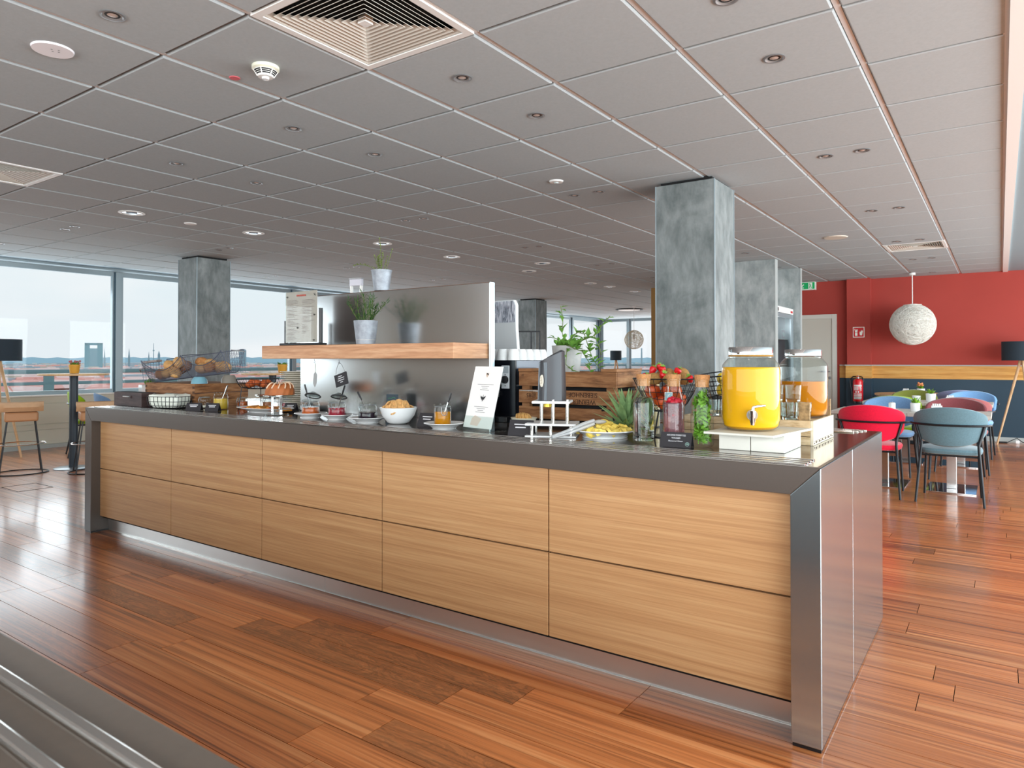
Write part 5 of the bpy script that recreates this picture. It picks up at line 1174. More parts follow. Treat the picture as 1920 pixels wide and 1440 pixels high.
# ------------------------------------------------------------------ dining chairs and tables on the right
def arcpt(r, a): return (r * math.sin(a), -r * math.cos(a))
def chair(key, label, loc, rz):
    t = thing('dining_chair', label, 'chair', loc, rz); fm = F[key]
    m_ = MB(); n = 28; rows = []
    for z, k in ((.425, .90), (.432, .97), (.455, 1.0), (.474, .96), (.482, .84)):
        rows.append([(.245 * k * math.copysign(abs(math.cos(a)) ** .62, math.cos(a)), .02 + .235 * k * math.copysign(abs(math.sin(a)) ** .62, math.sin(a)), z) for a in (2 * PI * i / n for i in range(n))])
    vs = [p for r_ in rows for p in r_]; b_ = len(vs); vs += [(0, .02, .425), (0, .02, .487)]
    fs = [(a * n + i, a * n + (i + 1) % n, (a + 1) * n + (i + 1) % n, (a + 1) * n + i) for a in range(4) for i in range(n)] + [(b_, (i + 1) % n, i) for i in range(n)] + [(b_ + 1, 4 * n + i, 4 * n + (i + 1) % n) for i in range(n)]
    m_.add(vs, fs).build('seat', fm, t)
    m_ = MB(); NS_, NZ = 25, 6; A = 1.22; ri, ro = .238, .278
    def bp(i, j, r):
        s = -1 + 2 * i / (NS_ - 1); f = j / (NZ - 1)
        zt = .852 - .085 * abs(s) ** 1.9 - .03 * max(0, abs(s) - .85) / .15; zb = .495 + .10 * abs(s) ** 2.2 + .02 * max(0, abs(s) - .85) / .15
        z = zb + (zt - zb) * f; rr = r + .03 * (z - .62) / .22
        x, y = arcpt(rr, A * s); return (x * 1.06, y * .92 + .0, z)
    vs = [bp(i, j, ro) for i in range(NS_) for j in range(NZ)] + [bp(i, j, ri + .008 * (abs(2 * j / (NZ - 1) - 1) ** 2)) for i in range(NS_) for j in range(NZ)]
    o_ = NS_ * NZ; fs = []
    for i in range(NS_ - 1):
        for j in range(NZ - 1):
            a = i * NZ + j; fs += [(a, a + NZ, a + NZ + 1, a + 1), (o_ + a, o_ + a + 1, o_ + a + NZ + 1, o_ + a + NZ)]
        a = i * NZ; fs.append((a, o_ + a, o_ + a + NZ, a + NZ)); a = i * NZ + NZ - 1; fs.append((a, a + NZ, o_ + a + NZ, o_ + a))
    for j in range(NZ - 1): fs.append((j, j + 1, o_ + j + 1, o_ + j)); a = (NS_ - 1) * NZ + j; fs.append((a, o_ + a, o_ + a + 1, a + 1))
    bk_ = m_.add(vs, fs).build('backrest', fm, t); sd = bk_.modifiers.new('sub', 'SUBSURF'); sd.levels = 1; sd.render_levels = 1
    fr = M.blackm; pts = []
    for i in range(21):
        s = -1.04 + 2.08 * i / 20; x, y = arcpt(.302, A * s); pts.append((x * 1.06, y * .92, .690))
    MB().tube(pts, .0095, 8).build('back_bar', fr, t)
    for sx in (-1, 1):
        x, y = arcpt(.302, A * .80); MB().tube([(sx * x * 1.04, y * .92 - .0, .690), (sx * .215, -.165, .52), (sx * .217, -.185, .47), (sx * .255, -.275, 0)], [.0115, .012, .012, .010], 10).build('leg', fr, t)
        MB().tube([(sx * .205, .20, .43), (sx * .225, .245, 0)], [.012, .010], 10).build('leg', fr, t)
    m_ = MB().tube([(-.215, -.17, .415), (-.205, .20, .415), (.205, .20, .415), (.215, -.17, .415)], .009, 8, True); m_.build('seat_frame', fr, t)
    return t
chair('red', 'bright red upholstered chair with back to us, nearest the counter corner', (-1.0, 7.42, 0), 0)
chair('teal', 'grey teal upholstered chair with back to us, right of the red chair', (-.372, 7.43, 0), 0)
chair('blue', 'mid blue upholstered chair across the near table from the red chair', (-1.02, 8.78, 0), PI)
chair('burgundy', 'dark burgundy upholstered chair across the near table from the teal chair', (-.40, 8.80, 0), PI)
chair('green', 'lime green upholstered chair back to back with the blue chair', (-1.03, 9.45, 0), 0)
chair('rose', 'lighter wine red upholstered chair back to back with the burgundy chair', (-.36, 9.47, 0), 0)
chair('olive', 'olive green upholstered chair on the far side of the second table', (-.98, 10.95, 0), PI)
chair('sky', 'light blue upholstered chair on the far side of the second table', (-.32, 10.95, 0), PI)
chair('lilac', 'greyish lilac upholstered chair at the round table, behind the light blue chair', (-.52, 11.72, 0), .25)
def table(y0, y1, label):
    t = thing('dining_table', label, 'table', (-.745, (y0 + y1) / 2, 0)); h = (y1 - y0) / 2
    for a, b_ in ((-.675, -.0015), (.0015, .675)): MB().box(a, -h, .715, b_, h, .748).build('tabletop', M.tabletop, t, .003, False)
    for x in (-.235, .35):
        MB().box(x - .042, -.05, .012, x + .042, .05, .715).build('pedestal', M.steel, t, .003, False)
        MB().box(x - .205, -h + .06, 0, x + .205, h - .06, .012).build('base_plate', M.chrome, t, .002, False)
table(7.70, 8.40, 'near rectangular table with pale grey top and steel pedestals'); table(9.66, 10.36, 'second rectangular table with pale grey top, behind the near one')
t = thing('round_table', 'round oak topped table before the navy wall', 'table', (-1.02, 12.25, 0)); MB().lathe([(0, .715), (.59, .715), (.60, .722), (.60, .742), (.595, .748), (0, .748)], n=48).build('tabletop', M.tableoak, t)
MB().lathe([(.035, .012), (.035, .715)], n=16).build('pedestal', M.blackm, t); MB().lathe([(0, 0), (.25, 0), (.25, .01), (.03, .014), (0, .014)], n=32).build('base_plate', M.blackm, t)
TZ = .7482
def tpot(x, y, label, r=.045, h=.085, flower=None, leaf=True):
    t = thing('potted_plant', label, 'plant', (x, y, TZ)); pot(t, r, r * .92, h, M.porc); ml, ms = MB(), MB(); RQ = random.Random(int(abs(x * 1000) + y * 100))
    for k in range(16): leafpoly(ml, (RQ.uniform(-.02, .02), RQ.uniform(-.02, .02), h - .01), (RQ.uniform(-1, 1), RQ.uniform(-1, 1), RQ.uniform(.5, 1.6)), (0, 0, 1), RQ.uniform(.05, .09), .035)
    for k in range(5): ms.tube([(0, 0, h - .02), (RQ.uniform(-.03, .03), RQ.uniform(-.03, .03), h + .05)], .002, 5)
    foliage(t, ml, ms, M.leafl)
    if flower:
        m_ = MB()
        for k in range(12): m_.ell((RQ.uniform(-.05, .05), RQ.uniform(-.05, .05), h + RQ.uniform(.045, .085)), (.016, .016, .012), 8, 5)
        m_.build('blossoms', flower, t)
tpot(-.70, 8.02, 'white pot with small green plant on the near table'); tpot(-.705, 10.0, 'white pot with bright green leaves on the second table', .055, .10)
tpot(-.98, 12.10, 'white pot with orange flowers on the round table', .055, .085, pm('orange_petals', c(236, 150, 96), .6))
def pillar_candle(x, y, r, h, label, nm='salt_shaker'):
    t = thing(nm, label, 'shaker' if nm == 'salt_shaker' else 'holder', (x, y, TZ)); MB().lathe([(0, 0), (r, 0), (r, h * .86), (r * .92, h * .95), (r * .55, h), (0, h)], n=20).build('body', M.porc, t); MB().lathe([(r * .4, h * .995), (r * .3, h * 1.02), (0, h * 1.03)], n=12).build('cap', M.rail, t)
pillar_candle(-.90, 7.98, .032, .085, 'white ceramic shaker on the near table, left of the plant pot')
def holder(x, y, label):
    t = thing('sugar_holder', label, 'holder', (x, y, TZ)); MB().box(-.045, -.035, 0, .045, .035, .065).build('box', M.porc, t, .004)
    for k in range(4): MB().box(-.035 + k * .018, -.025, .055, -.022 + k * .018, .025, .083).build('sachet', M.paper if k % 2 else M.porc, t, smooth=False)
holder(-.515, 8.02, 'white sugar sachet box on the near table, right of the plant pot'); holder(-.50, 10.0, 'white sugar sachet box on the second table'); holder(-1.17, 12.05, 'white sachet box on the round table')
t = thing('tealight_cup', 'small white cup on the second table, left of the leafy pot', 'cup', (-.86, 10.0, TZ)); MB().lathe([(0, 0), (.045, 0), (.048, .07), (.044, .07), (.042, .01), (0, .01)], n=20).build('bowl', M.porc, t)
# pendant globes
def globe(x, y, z, r, label, den, mat, squash=1.0):
    t = thing('pendant_lamp', label, 'lamp', (x, y, z)); RQ = random.Random(int(r * 1e4)); 
    m_ = MB()
    for k in range(den):
        ax = Vector((RQ.gauss(0, 1), RQ.gauss(0, 1), RQ.gauss(0, 1))).normalized(); u = ax.orthogonal().normalized(); v = ax.cross(u); off = RQ.uniform(-.75, .75); cr_ = math.sqrt(1 - off * off); rr = r * RQ.uniform(.965, 1.0)
        a0 = RQ.uniform(0, 6.28); al = RQ.uniform(1.5, 5); ns = 14
        m_.tube([(ax * off + (u * math.cos(a0 + al * i / ns) + v * math.sin(a0 + al * i / ns)) * cr_) * rr * Vector((1, 1, squash)) if False else Vector(((ax * off + (u * math.cos(a0 + al * i / ns) + v * math.sin(a0 + al * i / ns)) * cr_) * rr)) for i in range(ns + 1)], .0018 * r / .3 * 1.2, 3)
    stuff(m_.build('woven_threads', mat, t))
    return t
thr = pm('white_thread', c(238, 236, 228), .8)
gl = globe(-1.13, 12.62, 1.825, .325, 'large white woven thread globe lamp hanging before the red wall', 800, thr)
MB().ell((0, 0, 0), (.296, .296, .29), 32, 20).build('inner_shade', pm('globe_liner', c(226, 222, 212), .9), gl)
MB().lathe([(0, .302), (.13, .302), (.13, .309), (0, .309)], n=24).build('top_ring', thr, gl); MB().tube([(0, 0, .305), (0, 0, HC - 1.825 - .045)], .007, 8).build('cord', M.white, gl); MB().lathe([(0, HC - 1.825 - .05), (.045, HC - 1.825 - .045), (.045, HC - 1.825 - .011), (0, HC - 1.825 - .011)], n=16).build('canopy', M.white, gl)
P18 = (-7.706, 16.45)
gl = globe(P18[0], P18[1], 1.785, .245, 'small open woven globe lamp hanging far back by the corner window', 150, pm('straw_thread', c(206, 190, 156), .8))
MB().tube([(0, 0, .2), (0, 0, HC - 1.785 - .02)], .005, 6).build('cord', M.white, gl); MB().ell((0, 0, .08), (.05, .05, .07), 12, 8).build('bulb', M.porc, gl); MB().lathe([(0, HC - 1.785 - .04), (.045, HC - 1.785 - .011), (0, HC - 1.785 - .0105)], n=14).build('canopy', M.white, gl)
# floor lamps
def floor_lamp(x, y, r, h, top, label, rz=0, spread=.27):
    t = thing('floor_lamp', label, 'lamp', (x, y, 0), rz); zb = top - h
    MB().lathe([(r, zb), (r, top), (r - .004, top), (r - .004, zb), (r, zb)], n=40).build('lamp_shade', M.shade, t)
    MB().lathe([(0, zb + .1), (.03, zb + .11), (.03, zb + .16), (0, zb + .17)], n=14).build('bulb', M.porc, t)
    m_ = MB()
    for k in range(3): a = k * 2 * PI / 3; m_.tube([(0, 0, zb + .05), (r * math.cos(a), r * math.sin(a), zb + .05)], .003, 5)
    m_.tube([(0, 0, zb - .05), (0, 0, zb + .12)], .012, 8); m_.build('shade_holder', M.ring, t)
    for k in range(3):
        a = k * 2 * PI / 3; MB().tube([(.02 * math.cos(a), .02 * math.sin(a), zb + .0), (spread * math.cos(a), spread * math.sin(a), 0)], [.02, .013], 8).build('leg', M.lampwood, t)
    return t
floor_lamp(.262, 12.72, .25, .28, 1.535, 'black shaded wooden tripod floor lamp at the right edge, before the red wall', PI * .97, .31)
floor_lamp(-10.62, 3.56, .255, .28, 1.53, 'black shaded wooden tripod floor lamp at the left edge, before the window', .60, .31)
floor_lamp(-8.95, 17.9, .16, .27, 1.53, 'small black shaded tripod lamp far back, seen through the vines', .4, .2)
t = thing('extension_lead', 'white plug and dark cord lying at the foot of the navy wall', 'cord', (.20, 12.98, 0)); MB().tube([(-.12, -.02, .012), (-.06, .0, .05), (0, .02, .08), (.06, 0, .03), (.12, -.04, .012)], .006, 6).build('cable', M.black, t); MB().box(-.02, -.02, .0, .03, .02, .05).build('plug', M.porc, t, .006); MB().box(-.24, -.035, 0, -.12, .0, .022).build('switch', M.black, t, .005)
# fire extinguisher and signs
t = thing('fire_extinguisher', 'red fire extinguisher hanging on the pilaster', 'fire extinguisher', (-1.955, 12.88, .56)); r = .078
MB().lathe([(0, 0), (r * .9, 0), (r, .02), (r, .34), (r * .85, .375), (r * .3, .395), (0, .395)], n=32).build('cylinder', pm('ext_red', c(214, 16, 32), .3, coat=.4), t); MB().lathe([(r * .92, -.02), (r, -.018), (r, .012), (r * .92, .012), (r * .92, -.02)], n=28).build('base_ring', M.black, t)
MB().lathe([(0, .39), (.022, .39), (.022, .43), (.016, .445), (0, .445)], n=14).build('valve', M.ring, t); MB().box(-.018, -.06, .42, .018, .02, .436).build('lever', pm('lever_orange', c(206, 100, 40), .5), t, .003)
MB().tube([(-.02, 0, .42), (-.07, -.01, .425), (-.115, -.01, .38), (-.115, -.01, .30), (-.09, -.01, .17), (-.085, -.01, .02)], .011, 8).build('hose', M.black, t); MB().tube([(.02, 0, .425), (.06, 0, .42), (.085, 0, .37), (.082, 0, .33)], .010, 8).build('carry_handle', M.black, t)
MB().box(-.03, .07, .30, .03, .118, .36).build('wall_bracket', M.ring, t, smooth=False)
def wraplab(z0, z1, a0, a1, mat, nm):
    m_ = MB(); vs = []; K = 10
    for k in range(K + 1): a = a0 + (a1 - a0) * k / K; vs += [((r + .0008) * math.sin(a), -(r + .0008) * math.cos(a), z0), ((r + .0008) * math.sin(a), -(r + .0008) * math.cos(a), z1)]
    m_.add(vs, [(2 * k, 2 * k + 2, 2 * k + 3, 2 * k + 1) for k in range(K)]); return m_.build(nm, mat, t, smooth=False, recalc=False)
LA, LB = -.75, .95
wraplab(.262, .288, LA, LB, M.paper, 'label_band'); wraplab(.105, .115, LA, LB, M.paper, 'label_band'); wraplab(.05, .095, LA, LB * .9, M.paper, 'label_band')
for k in range(5): wraplab(.20 + k * .011, .207 + k * .011, LA, LA + .9 + .1 * (k % 2), M.paper, 'label_lines')
for k in range(3): wraplab(.195 + k * .022, .210 + k * .022, .55, .85, M.paper, 'label_icon')
for k in range(2): wraplab(.155, .185, -.35 + k * .45, -.1 + k * .45, M.paper, 'label_icon')
for k in range(3): wraplab(.122 + k * .009, .127 + k * .009, LA, LB, M.paper, 'label_lines')
for k in range(3): wraplab(.058 + k * .012, .063 + k * .012, LA + .1, LB * .75, M.ink, 'label_lines')
t = thing('fire_sign', 'square red fire extinguisher sign on the pilaster', 'sign', (-1.958, 12.998, 1.732))
MB().box(-.088, -.004, -.088, .088, -.0005, .088).build('plate', M.sigw, t, smooth=False); MB().box(-.078, -.0052, -.078, .078, -.0042, .078).build('red_field', M.sigr, t, smooth=False)
m_ = MB().box(-.055, -.0064, -.06, -.018, -.0054, -.01).box(-.055, -.0064, -.003, -.018, -.0054, .03).box(-.05, -.0064, .032, -.012, -.0054, .045).box(-.062, -.0064, .03, -.055, -.0054, .058)
m_.build('extinguisher_pictogram', M.sigw, t, smooth=False)
m_ = MB(); m_.add([(.02, -.006, -.05), (.05, -.006, -.055), (.058, -.006, -.02), (.064, -.006, .01), (.055, -.006, .04), (.046, -.006, .01), (.04, -.006, .045), (.032, -.006, .0), (.022, -.006, .02), (.014, -.006, -.015)], [tuple(range(10))]); m_.build('flame_pictogram', M.sigw, t, smooth=False, recalc=False)
t = thing('exit_sign', 'green running man exit sign under the ceiling beside the concrete slab', 'sign', (-2.81, 13.08, 2.575))
MB().box(-.16, -.03, -.075, .16, .065, .08).build('housing', M.sigw, t, .004, False); MB().box(-.148, -.0325, -.06, .148, -.0305, .055).build('green_panel', M.sig, t, smooth=False)
MB().box(.045, -.0338, -.055, .11, -.0328, .05).build('door_pictogram', M.sigw, t, smooth=False)
q = MB().tube([(.07, -.0345, .03), (.078, -.0345, .005), (.066, -.0345, -.02), (.06, -.0345, -.045)], .005, 4).tube([(.078, -.0345, .005), (.09, -.0345, -.018), (.098, -.0345, -.045)], .005, 4).tube([(.058, -.0345, .018), (.074, -.0345, .022), (.092, -.0345, .008)], .004, 4); q.ell((.068, -.0345, .042), (.007, .002, .007), 8, 5); q.build('running_man', M.sig, t)
q = MB(); q.box(-.10, -.0338, -.045, -.03, -.0328, -.03).box(-.10, -.0338, -.045, -.085, -.0328, .02); q.M = at(-.09, -.0333, -.037) @ rot('Y', -PI / 4); q.box(0, -.0005, -.008, .085, .0005, .008); q.M = None; q.build('arrow', M.sigw, t, smooth=False)
# glass door cooler between the slabs
t = thing('glass_cooler', 'aluminium framed glass door cooler between the two concrete slabs', 'cooler', (-2.83, 10.45, 0)); hy_ = .48
ll = bpy.data.lights.new('cooler_lamp', 'POINT'); ll.energy = 5; ll.shadow_soft_size = .05; lo_ = bpy.data.objects.new('cooler_lamp', ll); COL.objects.link(lo_); lo_.parent = t; lo_.location = (.15, 0, 1.78)
MB().box(-.3, -hy_, .02, .26, -hy_ + .03, 1.93).build('side_wall', M.alu, t, 0, False); MB().box(-.3, hy_ - .03, .02, .26, hy_, 1.93).build('side_wall', M.alu, t, 0, False); MB().box(-.3, -hy_ + .03, .02, -.27, hy_ - .03, 1.93).build('rear_wall', M.white, t, 0, False)
MB().box(-.27, -hy_ + .03, .02, .26, hy_ - .03, .12).build('base', M.alu, t, 0, False); MB().box(-.3, -hy_, 1.935, .30, hy_, 2.02).build('head_panel', M.white, t, .003, False); MB().box(.30, -hy_ + .02, 1.95, .302, -hy_ + .12, 2.0).build('head_mark', M.black, t, smooth=False); MB().box(.30, hy_ - .16, 1.955, .302, hy_ - .04, 1.985).build('head_mark', M.sigr, t, smooth=False)
for k in range(4): MB().box(-.26, -hy_ + .035, .45 + k * .37, .22, hy_ - .035, .458 + k * .37).build('shelf', M.grey, t, smooth=False)
d = MB().box(.265, -hy_, .04, .30, -hy_ + .07, 1.93).box(.265, hy_ - .13, .04, .30, hy_, 1.93).box(.265, -hy_ + .07, 1.87, .30, hy_ - .13, 1.93).box(.265, -hy_ + .07, .04, .30, hy_ - .13, .12).build('door', M.alu, t, .002, False); MB().box(.28, -hy_ + .07, .12, .285, hy_ - .13, 1.87).build('pane', M.pane, d, smooth=False)
# ------------------------------------------------------------------ left side: bar table, stools, low chairs
def bar_table(x, y, label, r=.36):
    t = thing('bar_table', label, 'table', (x, y, 0)); MB().lathe([(0, 1.082), (r - .006, 1.082), (r, 1.088), (r, 1.104), (0, 1.108)], n=48).build('tabletop', M.tableoak, t)
    MB().lathe([(.045, .016), (.045, 1.082)], n=24).build('pole', pm('pole_navy', c(44, 56, 66), .45), t); MB().lathe([(0, 0), (.2, 0), (.2, .008), (.185, .014), (.05, .018), (0, .018)], n=40).build('base_disc', pm('disc_grey', c(150, 156, 160), .3, .5), t)
bar_table(-8.86, 3.72, 'tall round bar table with dark pole near the left edge'); bar_table(-7.30, 5.30, 'tall round bar table seen under the oak shelf, behind the plate stack', .36)
def spot(x, y, z, label, col, petals=None):
    t = thing('potted_plant', label, 'plant', (x, y, z)); pot(t, .058, .046, .10, col, .02); ml, ms = MB(), MB(); RQ = random.Random(int(x * 100))
    for k in range(40): a = RQ.uniform(0, 6.28); leafpoly(ml, (.03 * math.cos(a), .03 * math.sin(a), .085), (math.cos(a), math.sin(a), RQ.uniform(.4, 2)), (0, 0, 1), RQ.uniform(.03, .06), .025)
    for k in range(3): ms.tube([(0, 0, .08), (.01 * k, .01, .12)], .002, 4)
    foliage(t, ml, ms, M.leaf)
    if petals:
        m_ = MB(); [m_.ell((RQ.uniform(-.045, .045), RQ.uniform(-.045, .045), RQ.uniform(.11, .145)), (.013, .013, .011), 7, 5) for k in range(14)]; m_.build('blossoms', petals, t)
oc = pm('ochre_pot', c(212, 154, 50), .55)
spot(-8.80, 3.70, 1.109, 'ochre pot with pink flowers on the tall bar table', oc, pm('pink_petals', c(186, 110, 110), .6)); spot(-7.15, 5.33, 1.109, 'ochre pot with green plant on the bar table under the shelf', oc)
def stool(x, y, rz, label):
    t = thing('bar_stool', label, 'stool', (x, y, 0), rz); m_ = MB(); NS_ = 15
    def sp_(s, q):   # seat shell cross-section curling up at the back into a low roll
        prof = [(.17, .70), (.10, .69), (0, .685), (-.10, .69), (-.172, .695), (-.205, .745), (-.200, .795), (-.172, .804), (-.150, .768), (-.09, .716), (0, .706), (.10, .710), (.172, .715)]
        y_, z_ = prof[q]; k = 1 - .10 * max(0, (y_ + .05)) / .2; xx = s * (.20 if y_ < -.12 else .185 * k); return (xx, y_ - .03 * (1 - s * s) * (1 if y_ < -.1 else 0), z_ + (.012 * s * s if y_ > -.13 else 0))
    NQ_ = 13; vs = [sp_(-1 + 2 * i / (NS_ - 1), q) for i in range(NS_) for q in range(NQ_)]; fs = [(i * NQ_ + q, (i + 1) * NQ_ + q, (i + 1) * NQ_ + (q + 1) % NQ_, i * NQ_ + (q + 1) % NQ_) for i in range(NS_ - 1) for q in range(NQ_)] + [tuple(range(NQ_)), tuple((NS_ - 1) * NQ_ + q for q in range(NQ_))[::-1]]
    m_.add(vs, fs).build('seat_shell', M.tan, t)
    m_ = MB().box(-.155, -.175, .585, .155, .14, .688); m_.build('seat_base', pm('stool_base', c(196, 146, 104), .5), t, .02)
    for sx in (-1, 1):
        for sy in (-1, 1): MB().tube([(sx * .125, sy * .11, .61), (sx * .195, sy * .17, .008)], .007, 8).build('leg', M.blackm, t)
    MB().tube([(.235 * math.cos(k * PI / 16), .205 * math.sin(k * PI / 16), .33) for k in range(32)], .006, 6, True).build('foot_ring', M.rail, t)
    MB().tube([(.26 * math.cos(k * PI / 16), .225 * math.sin(k * PI / 16), .008) for k in range(32)], .007, 6, True).build('floor_ring', M.blackm, t)
    return t
s0 = stool(-8.95, 3.22, 1.25, 'tan bar stool with wire legs standing left of the bar table')
dup(s0, (-8.395, 3.75, 0), 1.25, 'tan bar stool half hidden behind the left end of the counter'); dup(s0, (-8.52, 4.35, 0), 1.4, 'tan bar stool with only its seat showing beside the dark wooden box')
chair('green', 'lime green upholstered chair by the left window', (-9.95, 4.40, 0), -.35); chair('blue', 'blue upholstered chair by the left window, right of the lime green one', (-9.24, 4.41, 0), -.35)
t = thing('window_planter', 'white planter with a green tuft on the left window sill', 'plant', (-11.02, 5.72, .7655)); MB().box(-.055, -.14, 0, .055, .14, .105).build('pot', M.porc, t, .004); MB().box(-.045, -.13, .1052, .045, .13, .108).build('soil', M.soil, t, smooth=False); ml, ms = MB(), MB(); RQ = random.Random(1)
for k in range(50): leafpoly(ml, (RQ.uniform(-.03, .03), RQ.uniform(-.05, .09), .105), (RQ.uniform(-1, 1), RQ.uniform(-1, 1), RQ.uniform(.6, 2.2)), (0, 0, 1), RQ.uniform(.05, .13), .035)
for k in range(4): ms.tube([(0, .02 * k, .1), (0, .02 * k, .16)], .003, 4)
foliage(t, ml, ms, M.leaf)
# metal plant rack far behind the vines
t = thing('metal_rack', 'thin black metal rack far behind the vine pot', 'rack', (-4.63, 6.62, 0), .6117)
for x in (-.31, -.06, .21, .31): MB().box(x - .008, -.008, 0, x + .008, .008, 1.60).build('post', M.blackm, t, smooth=False)
m_ = MB()
for z in (1.592, 1.405): MB().box(-.31, -.007, z - .008, .31 if z > 1.5 else -.06, .007, z + .008).build('rail', M.blackm, t, smooth=False)
MB().box(-.30, -.12, .80, .30, .12, .83).build('shelf', M.blackm, t, smooth=False); MB().box(-.21, -.1, 1.414, -.07, .1, 1.425).build('shelf', M.blackm, t, smooth=False); MB().box(-.30, -.01, .1, .30, .01, .12).build('rail', M.blackm, t, smooth=False)
t = thing('rack_plant', 'small pale pot with a feathery plant on the far metal rack', 'plant', (-4.72, 6.56, 1.4255)); pot(t, .055, .042, .12, M.stone); ml, ms = MB(), MB(); RQ = random.Random(17)
for k in range(9): sprig(ml, ms, (0, 0, .11), (RQ.uniform(-.4, .4), RQ.uniform(-.4, .4), 1), .15, 14, .03, .018, RQ)
foliage(t, ml, ms, pm('leaf_grey', c(110, 140, 116), .6))
t = thing('speaker_box', 'small black box on the shelf of the far metal rack', 'box', (-4.66, 6.61, .831)); MB().box(-.07, -.07, 0, .07, .07, .50).build('case', M.black, t, .004); MB().box(-.055, -.073, .3, .055, -.0705, .48).build('grille', M.ring, t, smooth=False)
# ------------------------------------------------------------------ city outside
ZG = -42
mg, gnt, gb = new('city_ground'); v_ = coords(gnt, (.012, .012, .012)).outputs[0]
gnt.links.new(ramp(gnt, noise(gnt, v_, 1, 8, .7), [(.35, c(136, 168, 166)), (.5, c(192, 200, 204)), (.62, c(214, 196, 194))]), gb.inputs['Base Color']); gb.inputs['Roughness'].default_value = .95; gb.inputs['Specular IOR Level'].default_value = 0
struct(MB().poly([(-14000, -9000, ZG), (60, -9000, ZG), (60, 14000, ZG), (-14000, 14000, ZG)]).build('ground', mg, smooth=False, recalc=False))
def flat(n, *col): return pm(n, c(*col), .95, spec=0)  # muted pale and bluish city tints carry the distance haze in the colour
roofs = [flat('roof_rose', 236, 184, 176), flat('roof_brick', 226, 166, 156), flat('roof_pale', 236, 212, 208)]; walls = [flat('city_wall_white', 224, 224, 222), flat('city_wall_cream', 216, 206, 194), flat('city_wall_grey', 188, 198, 206)]
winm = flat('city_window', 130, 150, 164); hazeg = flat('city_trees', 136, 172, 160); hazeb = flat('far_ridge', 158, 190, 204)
protos = []
for k in range(6):
    t = thing('city_house', 'pale walled house with red pitched roof in the city beyond the windows', 'house', (-700 - k * 40, 200, ZG), 0, 'red roofed houses in the city beyond the windows')
    L, Wd, H_ = [46, 30, 60, 24, 38, 52][k], [13, 12, 15, 12, 16, 14][k], [17, 15, 19, 14, 18, 20][k]
    MB().box(-L / 2, -Wd / 2, 0, L / 2, Wd / 2, H_).build('wall', walls[k % 3], t, smooth=False)
    e_ = .8; MB().add([(-L / 2 - e_, -Wd / 2 - e_, H_), (L / 2 + e_, -Wd / 2 - e_, H_), (L / 2 + e_, Wd / 2 + e_, H_), (-L / 2 - e_, Wd / 2 + e_, H_), (-L / 2 + 2, 0, H_ + Wd * .45), (L / 2 - 2, 0, H_ + Wd * .45)], [(0, 1, 5, 4), (2, 3, 4, 5), (0, 4, 3), (1, 2, 5), (0, 3, 2, 1)]).build('roof', roofs[k % 3], t, smooth=False)
    m_ = MB()
    for zz in range(3, int(H_) - 2, 4):
        for xx in range(int(-L / 2) + 3, int(L / 2) - 2, 4):
            for sy in (-1, 1): m_.box(xx, sy * Wd / 2 - .1, zz, xx + 1.4, sy * Wd / 2 + .1, zz + 2)
    stuff(m_.build('window', winm, t, smooth=False, recalc=False)); protos.append(t)
RH = random.Random(42); pol = []
def dirpt(a, d): return (-math.sin(a) * d, math.cos(a) * d)
for k in range(300):
    f = k / 299; d = 430 + 1500 * f ** 1.15
    a = RH.uniform(.82, 1.30) if RH.random() < .86 else RH.uniform(.40, .60)
    x, y = dirpt(a, d); pol.append((x, y, RH.uniform(0, PI)))
for k, (x, y, rz) in enumerate(pol):
    if k < 6: protos[k].location = (x, y, ZG); protos[k].rotation_euler = (0, 0, rz)
    else: dup(protos[k % 6], (x, y, ZG), rz)
mats = roofs + walls + [flat('city_wall_haze', 170, 192, 204)]
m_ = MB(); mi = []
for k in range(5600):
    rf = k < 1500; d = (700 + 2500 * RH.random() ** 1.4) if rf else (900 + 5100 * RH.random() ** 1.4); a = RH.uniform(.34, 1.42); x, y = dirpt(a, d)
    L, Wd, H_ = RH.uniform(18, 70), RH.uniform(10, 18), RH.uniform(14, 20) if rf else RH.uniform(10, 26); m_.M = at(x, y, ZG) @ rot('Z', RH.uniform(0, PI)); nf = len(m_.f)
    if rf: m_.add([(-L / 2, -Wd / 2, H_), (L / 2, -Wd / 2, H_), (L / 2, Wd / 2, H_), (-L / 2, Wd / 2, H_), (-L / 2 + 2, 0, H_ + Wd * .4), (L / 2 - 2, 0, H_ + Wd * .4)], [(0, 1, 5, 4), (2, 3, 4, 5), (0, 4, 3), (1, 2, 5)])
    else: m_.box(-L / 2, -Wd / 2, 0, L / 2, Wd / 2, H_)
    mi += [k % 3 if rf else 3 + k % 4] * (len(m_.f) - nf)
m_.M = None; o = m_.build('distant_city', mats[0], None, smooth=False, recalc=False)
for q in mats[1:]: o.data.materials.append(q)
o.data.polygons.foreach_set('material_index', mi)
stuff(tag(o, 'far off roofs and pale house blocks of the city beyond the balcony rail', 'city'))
m_ = MB()
for k in range(2600):
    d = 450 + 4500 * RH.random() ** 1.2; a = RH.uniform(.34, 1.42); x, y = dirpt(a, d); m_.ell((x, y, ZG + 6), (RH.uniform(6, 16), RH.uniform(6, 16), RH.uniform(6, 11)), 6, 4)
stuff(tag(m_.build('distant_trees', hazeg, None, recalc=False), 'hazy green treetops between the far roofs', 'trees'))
m_ = MB()
for k in range(240):
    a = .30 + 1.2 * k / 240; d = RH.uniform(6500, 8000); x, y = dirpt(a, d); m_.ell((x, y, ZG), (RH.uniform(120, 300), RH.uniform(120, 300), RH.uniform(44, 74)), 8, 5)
stuff(tag(m_.build('distant_ridge', hazeb, None, recalc=False), 'haze blue wooded ridge along the skyline', 'hills'))
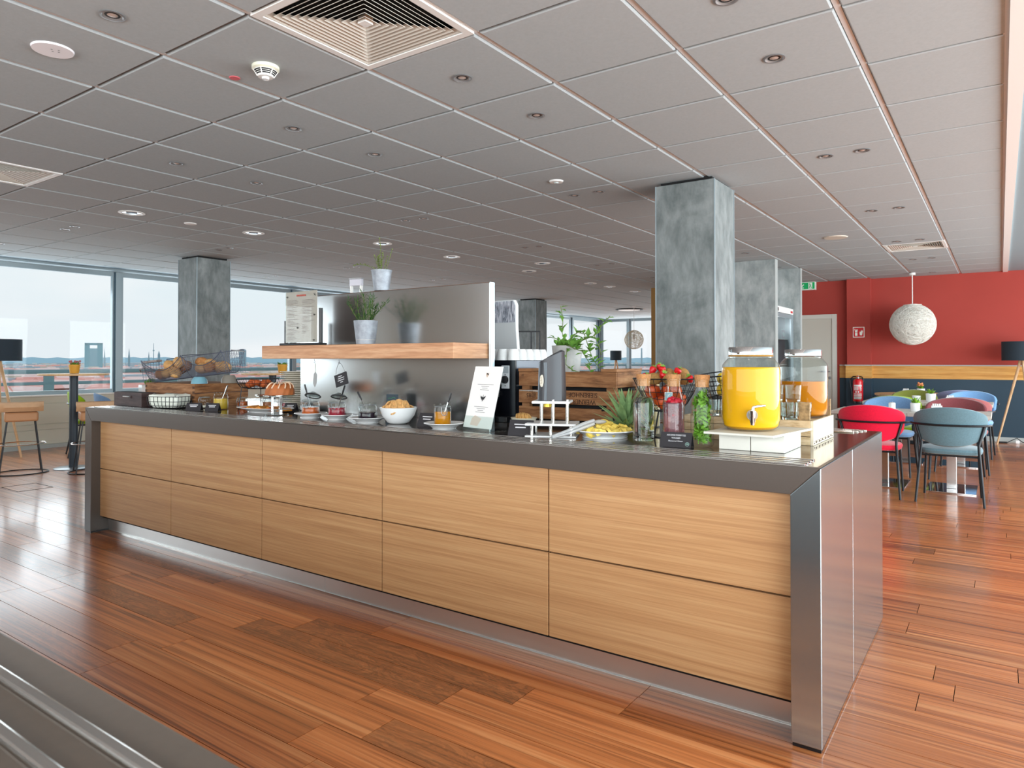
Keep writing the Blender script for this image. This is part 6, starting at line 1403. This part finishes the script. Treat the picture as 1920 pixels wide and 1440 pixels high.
def azim(u): return .6117 - math.atan((u - 960) / 1305.2)
teal = flat('tower_teal', 126, 172, 184); spm = flat('spire_haze', 150, 176, 188)
def at_az(u, d): x, y = dirpt(azim(u), d); return (x, y, ZG)
t = thing('office_tower', 'teal glass office block on the skyline left of the bar table plant', 'tower', at_az(175, 2400), azim(175)); MB().box(-22, -15, 0, -9, 15, 92).build('tower_wing', teal, t, smooth=False); MB().box(10, -15, 0, 24, 15, 94).build('tower_wing', teal, t, smooth=False); MB().box(-9, -12, 0, 10, 12, 78).build('tower_core', flat('tower_pale', 150, 186, 196), t, smooth=False); MB().box(-22, -15, 88, 24, 15, 94).build('tower_head', teal, t, smooth=False)
for u, d, h, w_, lb in ((196, 2600, 82, 4, 'slender church spire right of the teal tower'), (242, 3000, 90, 5.5, 'pointed church spire just right of the first window post'), (279, 3200, 80, 5, 'lower church spire on the skyline, middle of the second window'), (298, 2800, 78, 6, 'square church tower with short spire before the concrete column')):
    t = thing('church_spire', lb, 'church', at_az(u, d)); hb = h * (.55 if 'square' not in lb else .8); MB().box(-w_ / 2, -w_ / 2, 0, w_ / 2, w_ / 2, hb).build('tower_shaft', spm, t, smooth=False); MB().add([(-w_ / 2, -w_ / 2, hb), (w_ / 2, -w_ / 2, hb), (w_ / 2, w_ / 2, hb), (-w_ / 2, w_ / 2, hb), (0, 0, h)], [(0, 1, 4), (1, 2, 4), (2, 3, 4), (3, 0, 4)]).build('spire', spm, t, smooth=False)
t = thing('antenna_mast', 'thin mast on the skyline beside the square church tower', 'mast', at_az(288, 4000)); MB().tube([(0, 0, 0), (0, 0, 130)], [3, 1], 6).build('shaft', spm, t); MB().box(-3, -3, 90, 3, 3, 95).build('platform', spm, t, smooth=False)
t = thing('office_tower', 'pale slab tower on the skyline right of the wire bread basket', 'tower', at_az(455, 2600)); MB().box(-9, -8, 0, 9, 8, 78).build('tower_core', spm, t, smooth=False); MB().box(-7, -6, 78, 7, 6, 82).build('tower_head', walls[2], t, smooth=False)
t = thing('office_block', 'long pale office block with dark windows seen through the far window', 'building', at_az(1155, 900), azim(1155)); MB().box(-30, -9, 0, 30, 9, 34).build('wall', walls[0], t, smooth=False); m_ = MB(); [m_.box(-26 + k * 8, -9.3, 26, -21 + k * 8, -8.9, 31) for k in range(7)]; stuff(m_.build('window', winm, t, smooth=False)); MB().box(-30, -9, 34, 30, 9, 35).build('roof', walls[2], t, smooth=False)
t = thing('chimney_stack', 'thin chimney on the far skyline right of the hanging straw globe', 'chimney', at_az(1203, 3200)); MB().tube([(0, 0, 0), (0, 0, 96)], [5, 3], 8).build('shaft', spm, t); MB().tube([(0, 0, 94), (0, 0, 97)], [3.6, 3.6], 8).build('rim', spm, t)
bpy.context.view_layer.update()
